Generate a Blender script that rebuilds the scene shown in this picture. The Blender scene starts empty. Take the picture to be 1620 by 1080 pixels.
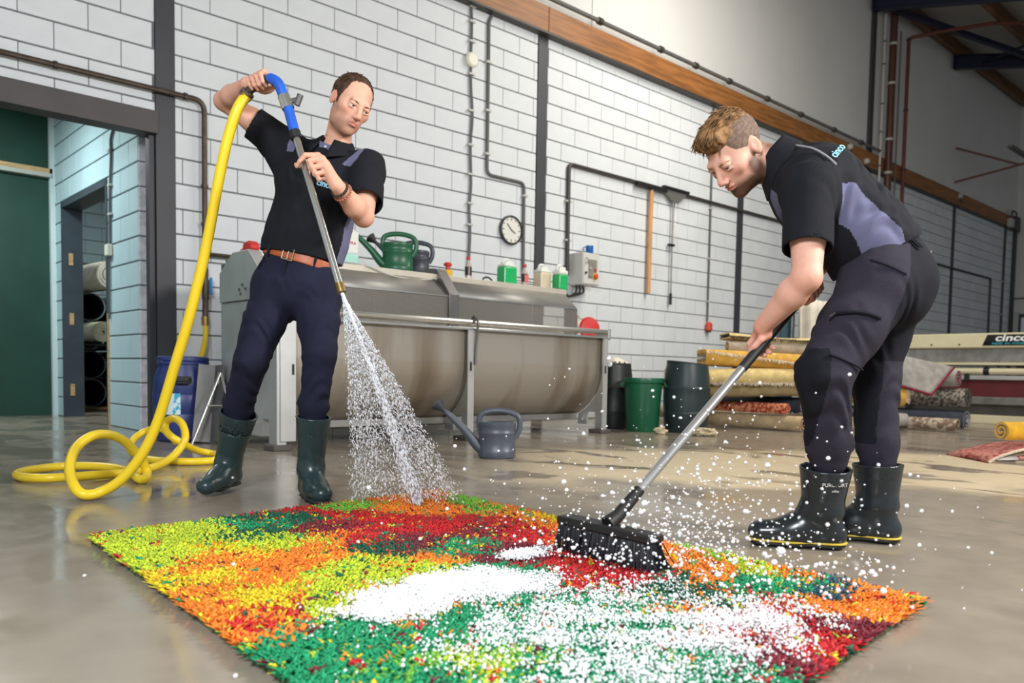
import bpy, math, random
import numpy as np
from mathutils import Vector, Matrix

random.seed(7); RNG = np.random.default_rng(7)
S = bpy.context.scene
COL = S.collection

# ------------------------------------------------------------------ camera
def cam_axes():
    yaw, pit, rol = (math.radians(a) for a in (43.38, -3.27, 1.07))
    f = Vector((math.sin(yaw)*math.cos(pit), math.cos(yaw)*math.cos(pit), math.sin(pit)))
    r = Vector((math.cos(yaw), -math.sin(yaw), 0)); u = r.cross(f)
    c, s = math.cos(rol), math.sin(rol)
    return f, c*r+s*u, c*u-s*r
cd = bpy.data.cameras.new('camera'); cam = bpy.data.objects.new('camera', cd); COL.objects.link(cam)
f_, r_, u_ = cam_axes()
cam.matrix_world = Matrix(((r_.x, u_.x, -f_.x, 0), (r_.y, u_.y, -f_.y, 0), (r_.z, u_.z, -f_.z, .539), (0, 0, 0, 1)))
cd.sensor_width = 36; cd.lens = 36*1282.4/1620; cd.shift_x = -35.6/1620; cd.shift_y = 123.7/1620
cd.clip_start = .02; cd.clip_end = 200
cd.dof.use_dof = True; cd.dof.focus_distance = 3.0; cd.dof.aperture_fstop = 3.6
S.camera = cam
S.view_settings.view_transform = 'Standard'; S.view_settings.look = 'None'
S.view_settings.gamma = 1; S.view_settings.exposure = 0.0; S.view_settings.use_curve_mapping = False

# ------------------------------------------------------------------ world and lamps
w = bpy.data.worlds.new('world'); S.world = w; w.use_nodes = True
w.node_tree.nodes['Background'].inputs[0].default_value = (.80, .90, 1.0, 1)
w.node_tree.nodes['Background'].inputs[1].default_value = .5

def area(name, loc, target, size, power, color, sy=None):
    l = bpy.data.lights.new(name, 'AREA'); l.energy = power; l.color = color; l.size = size
    if sy: l.shape = 'RECTANGLE'; l.size_y = sy
    o = bpy.data.objects.new(name, l); COL.objects.link(o); o.location = loc
    o.rotation_euler = (Vector(target)-Vector(loc)).to_track_quat('-Z', 'Y').to_euler()
    return o
# photographer's strobes on high stands: a main one to the right, a cooler one to the left; an unseen fill light added to brighten the wall at right
area('strobe_right', (3.9, -1.5, 2.9), (2.0, 2.0, .5), .9, 265, (1, .965, .92))
area('strobe_left', (-1.5, -.4, 2.8), (1.7, 2.4, .5), 1.0, 225, (.92, .96, 1))
area('hall_fill', (8.0, 3.0, 5.0), (8.3, 6.0, .8), 1.2, 235, (1, .95, .86), 4.5)
area('passage_fill', (1.0, 8.3, 2.9), (1.2, 8.6, 0), .6, 60, (.85, 1, .98))  # unseen fill light, added to brighten the passage
area('back_room_lamp', (3.6, 10.2, 2.9), (3.3, 10.8, 0), .5, 45, (.9, 1, .96))

# ------------------------------------------------------------------ helpers
def lin(c):
    out = []
    for v in c[:3]:
        v = v/255; out.append(v/12.92 if v <= .04045 else ((v+.055)/1.055)**2.4)
    return (*out, 1)
MATS = {}
def M(name, rgb, rough=.5, metal=0., var=.0, vs=6., bump=0., bs=60., stretch=None, rgb2=None, lo=.4, hi=.6, detail=4., trans=0., spec=None, coat=0., alpha=1.):
    if name in MATS: return MATS[name]
    m = bpy.data.materials.new(name); MATS[name] = m; m.use_nodes = True
    nt = m.node_tree; b = nt.nodes['Principled BSDF']; L = nt.links.new
    b.inputs['Base Color'].default_value = lin(rgb); b.inputs['Roughness'].default_value = rough; b.inputs['Metallic'].default_value = metal
    b.inputs['Transmission Weight'].default_value = trans; b.inputs['Coat Weight'].default_value = coat
    b.inputs['Alpha'].default_value = alpha
    if spec is not None: b.inputs['Specular IOR Level'].default_value = spec
    tc = nt.nodes.new('ShaderNodeTexCoord'); src = tc.outputs['Object']
    if stretch:
        mp = nt.nodes.new('ShaderNodeMapping'); mp.inputs['Scale'].default_value = stretch; L(src, mp.inputs[0]); src = mp.outputs[0]
    n = nt.nodes.new('ShaderNodeTexNoise'); n.inputs['Scale'].default_value = vs; n.inputs['Detail'].default_value = detail; L(src, n.inputs['Vector'])
    cr = nt.nodes.new('ShaderNodeValToRGB'); L(n.outputs['Fac'], cr.inputs[0])
    a = lin(rgb)
    if rgb2: c2 = lin(rgb2)
    else: c2 = tuple(v*(1-var) for v in a[:3])+(1,); a = tuple(min(1, v*(1+var*.6)) for v in a[:3])+(1,)
    cr.color_ramp.elements[0].position = lo; cr.color_ramp.elements[0].color = c2
    cr.color_ramp.elements[1].position = hi; cr.color_ramp.elements[1].color = a
    L(cr.outputs[0], b.inputs['Base Color'])
    if bump:
        n2 = nt.nodes.new('ShaderNodeTexNoise'); n2.inputs['Scale'].default_value = bs; n2.inputs['Detail'].default_value = 3; L(src, n2.inputs['Vector'])
        bp = nt.nodes.new('ShaderNodeBump'); bp.inputs['Strength'].default_value = bump; bp.inputs['Distance'].default_value = .01
        L(n2.outputs['Fac'], bp.inputs['Height']); L(bp.outputs[0], b.inputs['Normal'])
    return m

def smooth_mesh(me, ang=35):
    me.polygons.foreach_set('use_smooth', [True]*len(me.polygons))
    me.set_sharp_from_angle(angle=math.radians(ang))

def orth(d):
    d = Vector(d).normalized(); a = Vector((0, 0, 1)) if abs(d.z) < .9 else Vector((1, 0, 0))
    u = d.cross(a).normalized(); return d, u, d.cross(u)

class B:
    """collects shapes in world space; build() links them as one mesh object"""
    def __init__(s): s.v = []; s.f = []
    def add(s, v, f):
        k = len(s.v); s.v += [tuple(p) for p in v]; s.f += [tuple(i+k for i in q) for q in f]; return s
    def box(s, a, b, rz=0, bev=0):
        (x0, y0, z0), (x1, y1, z1) = a, b
        if bev:
            e = bev; P = []
            for (xa, ya, xb, yb, z) in ((x0+e, y0+e, x1-e, y1-e, z0), (x0, y0, x1, y1, z0+e), (x0, y0, x1, y1, z1-e), (x0+e, y0+e, x1-e, y1-e, z1)):
                q = e if z in (z0+e, z1-e) else 0
                P += [(xa+q, ya, z), (xb-q, ya, z), (xb, ya+q, z), (xb, yb-q, z), (xb-q, yb, z), (xa+q, yb, z), (xa, yb-q, z), (xa, ya+q, z)]
            F = [tuple(range(7, -1, -1)), tuple(range(24, 32))]
            for k in range(3):
                for i in range(8): F.append((k*8+i, k*8+(i+1) % 8, k*8+8+(i+1) % 8, k*8+8+i))
        else:
            P = [(x0, y0, z0), (x1, y0, z0), (x1, y1, z0), (x0, y1, z0), (x0, y0, z1), (x1, y0, z1), (x1, y1, z1), (x0, y1, z1)]
            F = [(3, 2, 1, 0), (4, 5, 6, 7), (0, 1, 5, 4), (1, 2, 6, 5), (2, 3, 7, 6), (3, 0, 4, 7)]
        if rz:
            cx, cy = (x0+x1)/2, (y0+y1)/2; c, q = math.cos(rz), math.sin(rz)
            P = [(cx+(x-cx)*c-(y-cy)*q, cy+(x-cx)*q+(y-cy)*c, z) for x, y, z in P]
        return s.add(P, F)
    def bar(s, p0, p1, w, h, up=(0, 0, 1)):
        p0, p1 = Vector(p0), Vector(p1); d = (p1-p0).normalized(); side = d.cross(Vector(up)).normalized(); u = side.cross(d)
        P = [p+side*a*w/2+u*b*h/2 for p in (p0, p1) for a, b in ((-1, -1), (1, -1), (1, 1), (-1, 1))]
        return s.add(P, [(0, 1, 2, 3), (7, 6, 5, 4), (0, 4, 5, 1), (1, 5, 6, 2), (2, 6, 7, 3), (3, 7, 4, 0)])
    def tube(s, pts, r, n=10, cap=True, flat=1.):
        pts = [Vector(p) for p in pts]; m = len(pts); rr = r if hasattr(r, '__len__') else [r]*m
        T = [(pts[min(i+1, m-1)]-pts[max(i-1, 0)]).normalized() for i in range(m)]
        _, u, _ = orth(T[0]); P = []
        for i in range(m):
            u = (u-T[i]*u.dot(T[i])).normalized(); v = T[i].cross(u)
            for k in range(n):
                a = 2*math.pi*k/n; P.append(pts[i]+(u*math.cos(a)+v*math.sin(a)*flat)*rr[i])
        F = [(i*n+k, i*n+(k+1) % n, (i+1)*n+(k+1) % n, (i+1)*n+k) for i in range(m-1) for k in range(n)]
        if cap: F += [tuple(range(n-1, -1, -1)), tuple(range((m-1)*n, m*n))]
        return s.add(P, F)
    def lathe(s, prof, c, n=24, axis=(0, 0, 1), sx=1., sy=1., rz=0., cap=True):
        d, u, v = orth(axis)
        if axis == (0, 0, 1): u, v = Vector((math.cos(rz), math.sin(rz), 0)), Vector((-math.sin(rz), math.cos(rz), 0))
        c = Vector(c); P = []
        for r, h in prof:
            for k in range(n):
                a = 2*math.pi*k/n; P.append(c+d*h+u*(r*math.cos(a)*sx)+v*(r*math.sin(a)*sy))
        m = len(prof)
        F = [(i*n+k, i*n+(k+1) % n, (i+1)*n+(k+1) % n, (i+1)*n+k) for i in range(m-1) for k in range(n)]
        if cap: F += [tuple(range(n-1, -1, -1)), tuple(range((m-1)*n, m*n))]
        return s.add(P, F)
    def prism(s, poly, x0, x1, axis='x', T=None):
        """poly in the plane across the axis (y,z for x; x,z for y; x,y for z)"""
        n = len(poly); mk = {'x': lambda a, b, t: (t, a, b), 'y': lambda a, b, t: (a, t, b), 'z': lambda a, b, t: (a, b, t)}[axis]
        P = [mk(a, b, x0) for a, b in poly]+[mk(a, b, x1) for a, b in poly]
        if T: P = [T(p) for p in P]
        return s.add(P, [tuple(range(n-1, -1, -1)), tuple(range(n, 2*n))]+[(i, (i+1) % n, n+(i+1) % n, n+i) for i in range(n)])
    def sheet(s, f, nu, nv):
        P = [f(i/nu, j/nv) for j in range(nv+1) for i in range(nu+1)]; k = nu+1
        return s.add(P, [(j*k+i, j*k+i+1, (j+1)*k+i+1, (j+1)*k+i) for j in range(nv) for i in range(nu)])
    def build(s, name, mat, parent=None, ang=35, solid=0, sub=0, bev=0):
        me = bpy.data.meshes.new(name); o = bpy.data.objects.new(name, me); COL.objects.link(o)
        V = s.v
        if parent is not None:
            rt = parent
            while rt.parent: rt = rt.parent
            l = rt.location; V = [(x-l.x, y-l.y, z-l.z) for x, y, z in V]; o.parent = parent
        me.from_pydata([tuple(p) for p in V], [], s.f); me.validate(); me.update()
        import bmesh
        bm = bmesh.new(); bm.from_mesh(me); bmesh.ops.recalc_face_normals(bm, faces=bm.faces); bm.to_mesh(me); bm.free()
        me.materials.append(mat); smooth_mesh(me, ang)
        if bev: q = o.modifiers.new('bevel', 'BEVEL'); q.width = bev; q.segments = 2; q.limit_method = 'ANGLE'
        if solid: q = o.modifiers.new('solidify', 'SOLIDIFY'); q.thickness = solid; q.offset = 0
        if sub: q = o.modifiers.new('subsurf', 'SUBSURF'); q.levels = sub; q.render_levels = sub
        return o

def tag(o, label=None, cat=None, group=None, kind=None):
    if label: o['label'] = label
    if cat: o['category'] = cat
    if group: o['group'] = group
    if kind: o['kind'] = kind
    return o
def thing(name, label, cat, loc=(0, 0, 0), group=None, kind=None):
    o = bpy.data.objects.new(name, None); COL.objects.link(o); o.location = loc; o.empty_display_size = .1
    return tag(o, label, cat, group, kind)
def copy_tree(o, loc=None, rz=None, label=None):
    def rec(q, par):
        c = q.copy(); COL.objects.link(c)
        if par: c.parent = par
        for ch in q.children: rec(ch, c)
        return c
    r = rec(o, None)
    if loc is not None: r.location = loc
    if rz is not None: r.rotation_euler.z = rz
    if label: r['label'] = label
    return r
def arc(c, r, a0, a1, n, plane='yz', x=0.):
    out = []
    for i in range(n+1):
        a = math.radians(a0+(a1-a0)*i/n); out.append((c[0]+r*math.cos(a), c[1]+r*math.sin(a)))
    return out
def crom(P, per=6):
    """Catmull-Rom through the points"""
    P = [Vector(p) for p in P]; out = []
    for i in range(len(P)-1):
        p0, p1, p2, p3 = P[max(i-1, 0)], P[i], P[i+1], P[min(i+2, len(P)-1)]
        for k in range(per):
            t = k/per
            out.append(.5*((2*p1)+(p2-p0)*t+(2*p0-5*p1+4*p2-p3)*t*t+(3*p1-p0-3*p2+p3)*t**3))
    return out+[P[-1]]
def round_path(P, r=.05, n=5):
    """polyline with rounded corners"""
    P = [Vector(p) for p in P]; out = [P[0]]
    for a, b, c in zip(P, P[1:], P[2:]):
        d1, d2 = (a-b).normalized(), (c-b).normalized(); q = min(r, (a-b).length/2, (c-b).length/2)
        s0, s1 = b+d1*q, b+d2*q
        for k in range(n+1):
            t = k/n; out.append(s0*(1-t)**2+b*2*t*(1-t)+s1*t*t)
    return out+[P[-1]]
def text(name, body, size, mat, parent, origin, xdir, ydir, depth=.001, bold=0., wide=1.):
    """flat lettering, converted to a mesh, laid in the plane of xdir, ydir"""
    cu = bpy.data.curves.new(name, 'FONT'); cu.body = body; cu.size = size; cu.extrude = depth; cu.offset = bold
    t = bpy.data.objects.new(name, cu); COL.objects.link(t)
    me = bpy.data.meshes.new_from_object(t.evaluated_get(bpy.context.evaluated_depsgraph_get()))
    bpy.data.objects.remove(t); bpy.data.curves.remove(cu)
    X = Vector(xdir).normalized(); Yv = Vector(ydir).normalized(); Z = X.cross(Yv).normalized(); rt = parent
    while rt.parent: rt = rt.parent
    o0 = Vector(origin)-rt.location
    for v in me.vertices: v.co = o0+X*v.co.x*wide+Yv*v.co.y+Z*v.co.z
    me.materials.clear(); me.materials.append(mat)
    o = bpy.data.objects.new(name, me); COL.objects.link(o); o.parent = parent
    return o
# ================================================================== SETTING
D = 6.758
PXF = 1282.4
def proj(p):
    q = Vector(p)-Vector((0, 0, .539)); d = q.dot(f_)
    return (845.6+PXF*q.dot(r_)/d, 663.7-PXF*q.dot(u_)/d, d) if d > .05 else (-9999, -9999, -1)

white_block = M('painted_block', (219, 223, 226), .62, var=.05, vs=2.2, bump=.25, bs=90)
mortar = M('mortar_joint', (122, 124, 126), .9, var=.12, vs=20)
teal_block = M('passage_block', (184, 208, 216), .6, var=.05, vs=2, bump=.25, bs=90)
raw_block = M('rough_block_end', (222, 220, 224), .8, var=.14, vs=14, bump=.6, bs=40)
dark_steel = M('anthracite_steel', (58, 59, 65), .5, var=.08, vs=3)
brown_paint = M('brown_lintel_paint', (72, 66, 66), .55, var=.08, vs=4)
wood_beam = M('varnished_beam', (150, 98, 52), .5, var=.35, vs=7, stretch=(.35, 5, 5), bump=.1, bs=30, lo=.35, hi=.65)
pipe_dark = M('dark_conduit', (70, 66, 62), .5, metal=.3, var=.1)
pipe_grey = M('grey_conduit', (98, 97, 95), .5, var=.1)
pipe_brown = M('brown_pipe', (84, 72, 62), .45, metal=.5, var=.2, vs=14)
pipe_red = M('red_brown_pipe', (110, 54, 44), .5, var=.15)
steel_navy = M('navy_steel', (28, 32, 58), .5, var=.1)
clip_mat = M('pale_clip', (190, 188, 182), .5)
panel_mat = M('insulated_panel', (214, 213, 210), .6, var=.03, vs=1)
roof_mat = M('roof_deck', (176, 174, 168), .7, var=.06, vs=2)
green_paint = M('green_door_paint', (22, 66, 54), .55, var=.12, vs=3, bump=.25, bs=220)
frame_mat = M('slate_frame', (62, 72, 82), .5, var=.1, vs=6)
raw_wood = M('raw_wood', (206, 168, 120), .6, var=.18, vs=6, stretch=(1, 1, 8))
cream_plastic = M('cream_plastic', (226, 222, 206), .45)

# ---- floor: concrete with water standing on it
def floor_material():
    m = bpy.data.materials.new('wet_concrete'); m.use_nodes = True; nt = m.node_tree; L = nt.links.new; N = nt.nodes.new
    b = nt.nodes['Principled BSDF']; tc = N('ShaderNodeTexCoord'); src = tc.outputs['Object']
    def math_(op, a, c=None, clamp=False):
        n = N('ShaderNodeMath'); n.operation = op; n.use_clamp = clamp
        for i, v in enumerate((a, c)):
            if v is None: continue
            if isinstance(v, (int, float)): n.inputs[i].default_value = v
            else: L(v, n.inputs[i])
        return n.outputs[0]
    def dot(vec):
        n = N('ShaderNodeVectorMath'); n.operation = 'DOT_PRODUCT'; L(src, n.inputs[0]); n.inputs[1].default_value = vec; return n.outputs['Value']
    def noise(scale, detail=4, stretch=None, dist=0.):
        n = N('ShaderNodeTexNoise'); n.inputs['Scale'].default_value = scale; n.inputs['Detail'].default_value = detail; n.inputs['Distortion'].default_value = dist
        if stretch:
            mp = N('ShaderNodeMapping'); mp.inputs['Rotation'].default_value = (0, 0, math.radians(43)); mp.inputs['Scale'].default_value = stretch; L(src, mp.inputs[0]); L(mp.outputs[0], n.inputs['Vector'])
        else: L(src, n.inputs['Vector'])
        return n.outputs['Fac']
    def ramp(x, a, c):
        n = N('ShaderNodeMapRange'); n.interpolation_type = 'SMOOTHSTEP'; L(x, n.inputs[0]); n.inputs[1].default_value = a; n.inputs[2].default_value = c; return n.outputs[0]
    U, V = dot((.7268, -.6868, 0)), dot((.6868, .7268, 0))
    big = noise(1.3, 5, dist=.4); fine = noise(7, 6); spots = noise(3.2, 4, (1, .5, 1), .6)
    jit = math_('MULTIPLY', math_('SUBTRACT', big, .5), 1.6)
    Vj = math_('ADD', V, jit)
    band = math_('MULTIPLY', ramp(Vj, 3.75, 4.25), math_('SUBTRACT', 1., ramp(Vj, 5.6, 6.3)))
    side = math_('MULTIPLY', ramp(U, -.6, .4), math_('SUBTRACT', 1., ramp(U, 5.5, 7.)))
    dry0 = math_('MULTIPLY', band, side)
    dry = math_('MULTIPLY', dry0, ramp(spots, .36, .46))                      # drying floor with puddle holes
    pud = ramp(spots, .40, .50)
    near = math_('SUBTRACT', 1., ramp(V, 2.0, 4.2))
    # colour: wet brown grey, dry sand
    def mix(fac, a, c):
        n = N('ShaderNodeMix'); n.data_type = 'RGBA'; L(fac, n.inputs[0])
        for i, v in ((6, a), (7, c)):
            if isinstance(v, tuple): n.inputs[i].default_value = v
            else: L(v, n.inputs[i])
        return n.outputs[2]
    wet = mix(fine, lin((122, 112, 99)), lin((158, 147, 132)))
    wet = mix(math_('MULTIPLY', pud, .5), wet, lin((146, 136, 121)))
    sand = mix(fine, lin((186, 168, 136)), lin((208, 192, 162)))
    L(mix(dry, wet, sand), b.inputs['Base Color'])
    rw = math_('ADD', .07, math_('MULTIPLY', math_('MULTIPLY', pud, fine), .30))
    r2 = N('ShaderNodeMix'); L(dry, r2.inputs[0]); L(rw, r2.inputs[2]); r2.inputs[3].default_value = .5
    L(r2.outputs[0], b.inputs['Roughness'])
    b.inputs['IOR'].default_value = 1.38
    rip = noise(9, 2, (1, .6, 1)); gr = noise(260, 2)
    h = math_('ADD', math_('MULTIPLY', rip, .25), math_('MULTIPLY', math_('MULTIPLY', gr, math_('ADD', math_('MULTIPLY', dry, .25), .05)), .5))
    bp = N('ShaderNodeBump'); bp.inputs['Strength'].default_value = .22; bp.inputs['Distance'].default_value = .012; L(h, bp.inputs['Height']); L(bp.outputs[0], b.inputs['Normal'])
    return m
tag(B().box((-9, -7, -.2), (27, 14, 0)).build('floor', floor_material()), 'wet grey concrete floor with puddles', kind='structure')

# ---- main wall of painted blocks (each block a piece)
wall = tag(B().box((2.249, D+.010, 0), (22.9, D+.09, 4.42)).box((-3, D+.010, 2.40), (2.249, D+.09, 4.42)).build('wall_back', mortar), 'long wall of white painted blocks with dark joints', kind='structure')
def block_mesh(x0, x1, z0, z1, name='block'):
    g = .003; j = .0065
    b = B().box((x0+g-(x0+x1)/2, 0, z0+j-z0), (x1-g-(x0+x1)/2, .05, z1-j-z0), bev=.003)
    me = bpy.data.meshes.new(name); me.from_pydata(b.v, [], b.f); me.materials.append(white_block); return me
cands = []
for k in range(22):
    z0, z1 = .2*k, .2*k+.2
    x = -3.0+(.225 if k % 2 else 0)+.055
    while x < 22.9:
        x0, x1 = max(x, -3.0), min(x+.45, 22.9); x += .45
        if z1 <= 2.41 and x1 <= 2.25: continue
        if z1 <= 2.41: x0 = max(x0, 2.25)
        for c in (2.249, 6.336, 10.398, 14.46, 18.715):          # cut at the posts
            if x0 < c < x1:
                if c-x0 > .03: cands.append((x0, c, z0, z1))
                x0 = c+.146
            elif c <= x0 < c+.146: x0 = c+.146
        if x1-x0 > .03: cands.append((x0, x1, z0, z1))
def vis(c):
    a, b_, d = proj(((c[0]+c[1])/2, D, (c[2]+c[3])/2))
    return -20 < a < 1640 and -20 < b_ < 1100
cands.sort(key=lambda c: (not vis(c), proj(((c[0]+c[1])/2, D, (c[2]+c[3])/2))[2] % 1e6))
cache = {}
for c in cands[:300]:
    w_ = round(c[1]-c[0], 3)
    if w_ not in cache: cache[w_] = block_mesh(0, w_, 0, .2)
    o = bpy.data.objects.new('block', cache[w_]); COL.objects.link(o); o.parent = wall; o.location = ((c[0]+c[1])/2, D+random.uniform(-.0012, .0008), c[2])
rest = B()
for c in cands[300:]:
    rest.box((c[0]+.003, D, c[2]+.0065), (c[1]-.003, D+.05, c[3]-.0065))
tag(rest.build('far_blocks', white_block, wall), kind='stuff')

# ---- posts, lintel, beam
pm = None
for i, (x, lab) in enumerate(((2.249, 'dark steel post beside the doorway, behind the blue barrel'), (6.336, 'dark steel post between the wall clock and the grey control box'),
                            (10.398, 'dark steel post behind the head of the bending man'), (14.46, 'dark steel post hidden low behind the bending man'), (18.715, 'dark steel post at the far right of the block wall'))):
    b = B().box((x, D-.012, 0), (x+.146, D+.06, 4.32 if i else 4.42))
    tag(b.build('steel_post', dark_steel), lab, 'post', 'dark steel posts in the block wall', 'structure')
tag(B().box((-3, D-.06, 2.345), (2.249, D+.12, 2.515)).build('trim_1', brown_paint), 'dark brown steel lintel over the wide doorway', kind='structure')
tag(B().box((2.205, D+.02, 0), (2.26, D+.1, 2.345)).build('trim_2', dark_steel), 'dark narrow edge strip beside the doorway post', kind='structure')
beam = thing('wooden_beam', 'long varnished wooden beam running along the top of the block wall', 'beam', (4.0, D, 4.3), kind='structure')
xs = [2.5, 6.40, 9.66, 14.50, 18.70, 22.6]
for a, b_ in zip(xs, xs[1:]):
    B().box((a+.004, D-.10, 4.315), (b_-.004, D, 4.60)).build('plank', wood_beam, beam, bev=.004)
B().box((2.5, D-.112, 4.30), (22.6, D, 4.322)).build('lower_rail', pipe_dark, beam)
B().box((2.5, D-.05, 4.60), (22.6, D, 4.63)).build('upper_flashing', clip_mat, beam)
lr = thing('long_conduit', 'grey conduit clipped above the wooden beam', 'conduit', (4, D-.14, 4.68))
B().tube([(4, D-.13, 4.675), (14.75, D-.13, 4.675)], .026, 10).build('pipe', pipe_grey, lr)
for x in (6.0, 7.2, 8.35, 9.1, 9.9, 10.9, 11.9, 13.0, 14.0): B().tube([(x-.03, D-.13, 4.675), (x+.03, D-.13, 4.675)], .042, 10).build('coupling', pipe_dark, lr)

# ---- upper wall of insulated panels
up_ = tag(B().box((-3, D+.03, 4.42), (22.9, D+.09, 7.62)).build('wall_upper', pipe_grey), 'upper wall of smooth grey white insulated panels', kind='structure')
px_ = [-3, 0, 3.5, 7.2, 10.81, 14.55, 15.55, 18.7, 22.9]
for a, b_ in zip(px_, px_[1:]): B().box((a+.006, D, 4.43), (b_-.006, D+.06, 7.6)).build('panel', panel_mat, up_)
# ---- far end wall
endw = tag(B().box((22.9, -6, 0), (23.0, D+.1, 7.6)).build('wall_right', panel_mat), 'dim grey end wall at the far right', kind='structure')
B().box((22.86, -6, 2.62), (22.9, D, 2.66)).build('rail', pipe_grey, endw)
dr = tag(B().box((22.84, 5.2, 0), (22.9, 6.62, 2.25)).build('door_1', frame_mat), 'grey end wall door with a small bright window', kind='structure')
B().box((22.83, 5.6, 1.55), (22.86, 6.50, 2.16)).build('window_pane', M('lit_glass', (235, 245, 250), .2), dr)
B().box((22.81, 6.56, 0), (22.88, 6.68, 2.30)).build('door_frame', clip_mat, dr)
tag(B().box((15.4, D-.03, 0), (16.5, D, 2.15)).box((16.42, D-.06, 0), (16.55, D, 2.2)).build('door_2', M('white_door', (228, 228, 224), .5)), 'white door in the block wall behind the bending man', kind='structure')

# ---- roof, falling gently away from the tall wall
RS = .23
def rz_(y, z): return z-RS*(D-y)
rf = tag(B().prism([(D+.1, 7.64), (-5, rz_(-5, 7.62)), (-5, rz_(-5, 7.70)), (D+.1, 7.72)], -9, 27).build('ceiling', roof_mat), 'pale roof deck over the hall', kind='structure')
for y, lab in ((6.62, 'brown roof purlin against the top of the wall'), (5.22, 'second brown roof purlin out from the wall'), (3.85, 'third brown roof purlin out from the wall')):
    tag(B().box((9, y-.05, rz_(y, 7.38)), (22.9, y+.05, rz_(y, 7.60))).build('roof_purlin', M('brown_purlin', (120, 84, 56), .6, var=.25, vs=6, stretch=(.4, 4, 4)), bev=.003), lab, 'purlin', 'roof purlins')
for x, lab in ((14.42, 'navy steel roof girder nearest, at the top edge'), (18.25, 'navy steel roof girder further back under the purlins')):
    g = thing('roof_girder', lab, 'girder', (x, 3, rz_(3, 7.1)), 'navy roof girders')
    for nm, hw, a, b_ in (('lower_flange', .07, 7.08, 7.095), ('upper_flange', .07, 7.345, 7.36), ('web', .006, 7.095, 7.345)):
        B().prism([(6.70, rz_(6.7, a)), (-4.5, rz_(-4.5, a)), (-4.5, rz_(-4.5, b_)), (6.70, rz_(6.7, b_))], x-hw, x+hw).build(nm, steel_navy, g)
    B().box((x-.07, 6.68, 7.06), (x+.07, 6.70, 7.35)).build('end_plate', steel_navy, g)
tag(B().bar((14.6, 6.6, 7.18), (22.5, 3.4, rz_(3.4, 7.22)), .09, .09).build('roof_brace', steel_navy), 'navy diagonal brace between the roof girders', 'brace')
tag(B().bar((18.4, 6.3, rz_(6.3, 7.2)), (16.5, 4.2, rz_(4.2, 7.25)), .04, .04).build('tie_rod', steel_navy), 'thin navy tie rod beside the far girder', 'rod')
# vertical pipes on the post between the upper panels
tag(B().box((14.47, D-.05, 4.05), (14.60, D, 7.35)).build('upper_post', dark_steel), 'dark steel post rising above the wooden beam', 'post', kind='structure')
t = thing('rain_pipe', 'dark red brown drain pipe running up beside the upper post', 'pipe', (14.95, D-.08, 3.2))
B().tube([(15.0, D-.18, 2.2), (15.0, D-.18, 7.2)], .065, 14).build('pipe', M('drain_pipe', (86, 50, 40), .45, var=.15), t)
for z in (4.3, 4.9, 5.9, 6.6): B().tube([(15.0, D-.18, z), (15.0, D-.18, z+.04)], .073, 14).build('bracket', clip_mat, t)
t = thing('white_conduit', 'thin pale conduit beside the dark drain pipe', 'conduit', (14.75, D-.06, 3.9))
B().tube([(14.76, D-.13, 3.8), (14.76, D-.13, 7.1)], .022, 8).build('pipe', clip_mat, t)
for z in (4.4, 5.0, 5.5, 6.2, 6.6): B().tube([(14.76, D-.13, z), (14.76, D-.13, z+.03)], .032, 8).build('clip', pipe_grey, t)
t = thing('red_pipe', 'thin red brown pipe rising to the roof and bending along it', 'pipe', (15.73, D-.06, 2))
B().tube(round_path([(15.73, D-.15, 1.2), (15.73, D-.15, 6.95), (16.0, 6.0, 7.0), (16.2, 5.3, 6.98), (16.5, 3, rz_(3, 7.3))], .08), .034, 10).build('pipe', pipe_red, t)
for z in (3.3, 4.5, 5.6, 6.9): B().tube([(15.73, D-.15, z), (15.73, D-.15, z+.04)], .045, 10).build('clip', pipe_dark, t)
tag(B().tube([(15.45, D-.12, 2.4), (15.45, D-.12, 7.0)], .014, 6).build('wall_cable', pipe_grey), 'thin grey cable left of the red pipe', 'cable')
t = thing('wall_bracket', 'rusty triangular wall bracket carrying a lamp rail high at right', 'bracket', (18.65, D, 4.8))
B().bar((18.62, D-.04, 5.52), (18.62, D-.04, 4.78), .03, .03).build('upright', pipe_red, t)
B().bar((18.62, D-.04, 5.52), (18.9, 5.55, 5.02), .04, .04).build('stay', pipe_red, t)
B().bar((18.62, D-.04, 4.80), (18.9, 5.35, 5.05), .04, .04).build('arm', pipe_red, t)
B().bar((17.6, 5.36, 5.10), (22.0, 5.36, 5.10), .10, .05).build('lamp_rail', pipe_grey, t)
t = thing('junction_box', 'small dark junction boxes at the far end of the wooden beam', 'electrical box', (22.1, D-.12, 4.35))
B().box((21.9, D-.2, 4.3), (22.15, D-.1, 4.5), bev=.01).build('box', clip_mat, t)
B().box((22.25, D-.2, 4.25), (22.6, D-.1, 4.6), bev=.01).build('cover', pipe_dark, t)
B().tube(round_path([(22.05, D-.16, 4.5), (22.05, D-.16, 4.7), (22.4, D-.16, 4.7), (22.4, D-.16, 4.5)], .08), .02, 8).build('cable_loop', pipe_dark, t)
for i, (x, z) in enumerate(((13.6, 4.52), (14.25, 4.40), (18.75, 4.52))):
    t = thing('cable_gland', ['small pale fitting on the wooden beam above the bending man', 'small pale fitting on the beam just left of the upper post', 'small pale fitting on the beam above the far steel post'][i], 'fitting', (x, D-.11, z))
    B().lathe([(.05, 0), (.055, .03), (.035, .07)], (x, D-.10, z), 12, (0, -1, 0)).build('cap', clip_mat, t)
    B().tube(crom([(x, D-.12, z), (x+.05, D-.13, z-.1), (x+.2, D-.12, z-.12)], 4), .012, 6).build('lead', pipe_dark, t)

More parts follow.
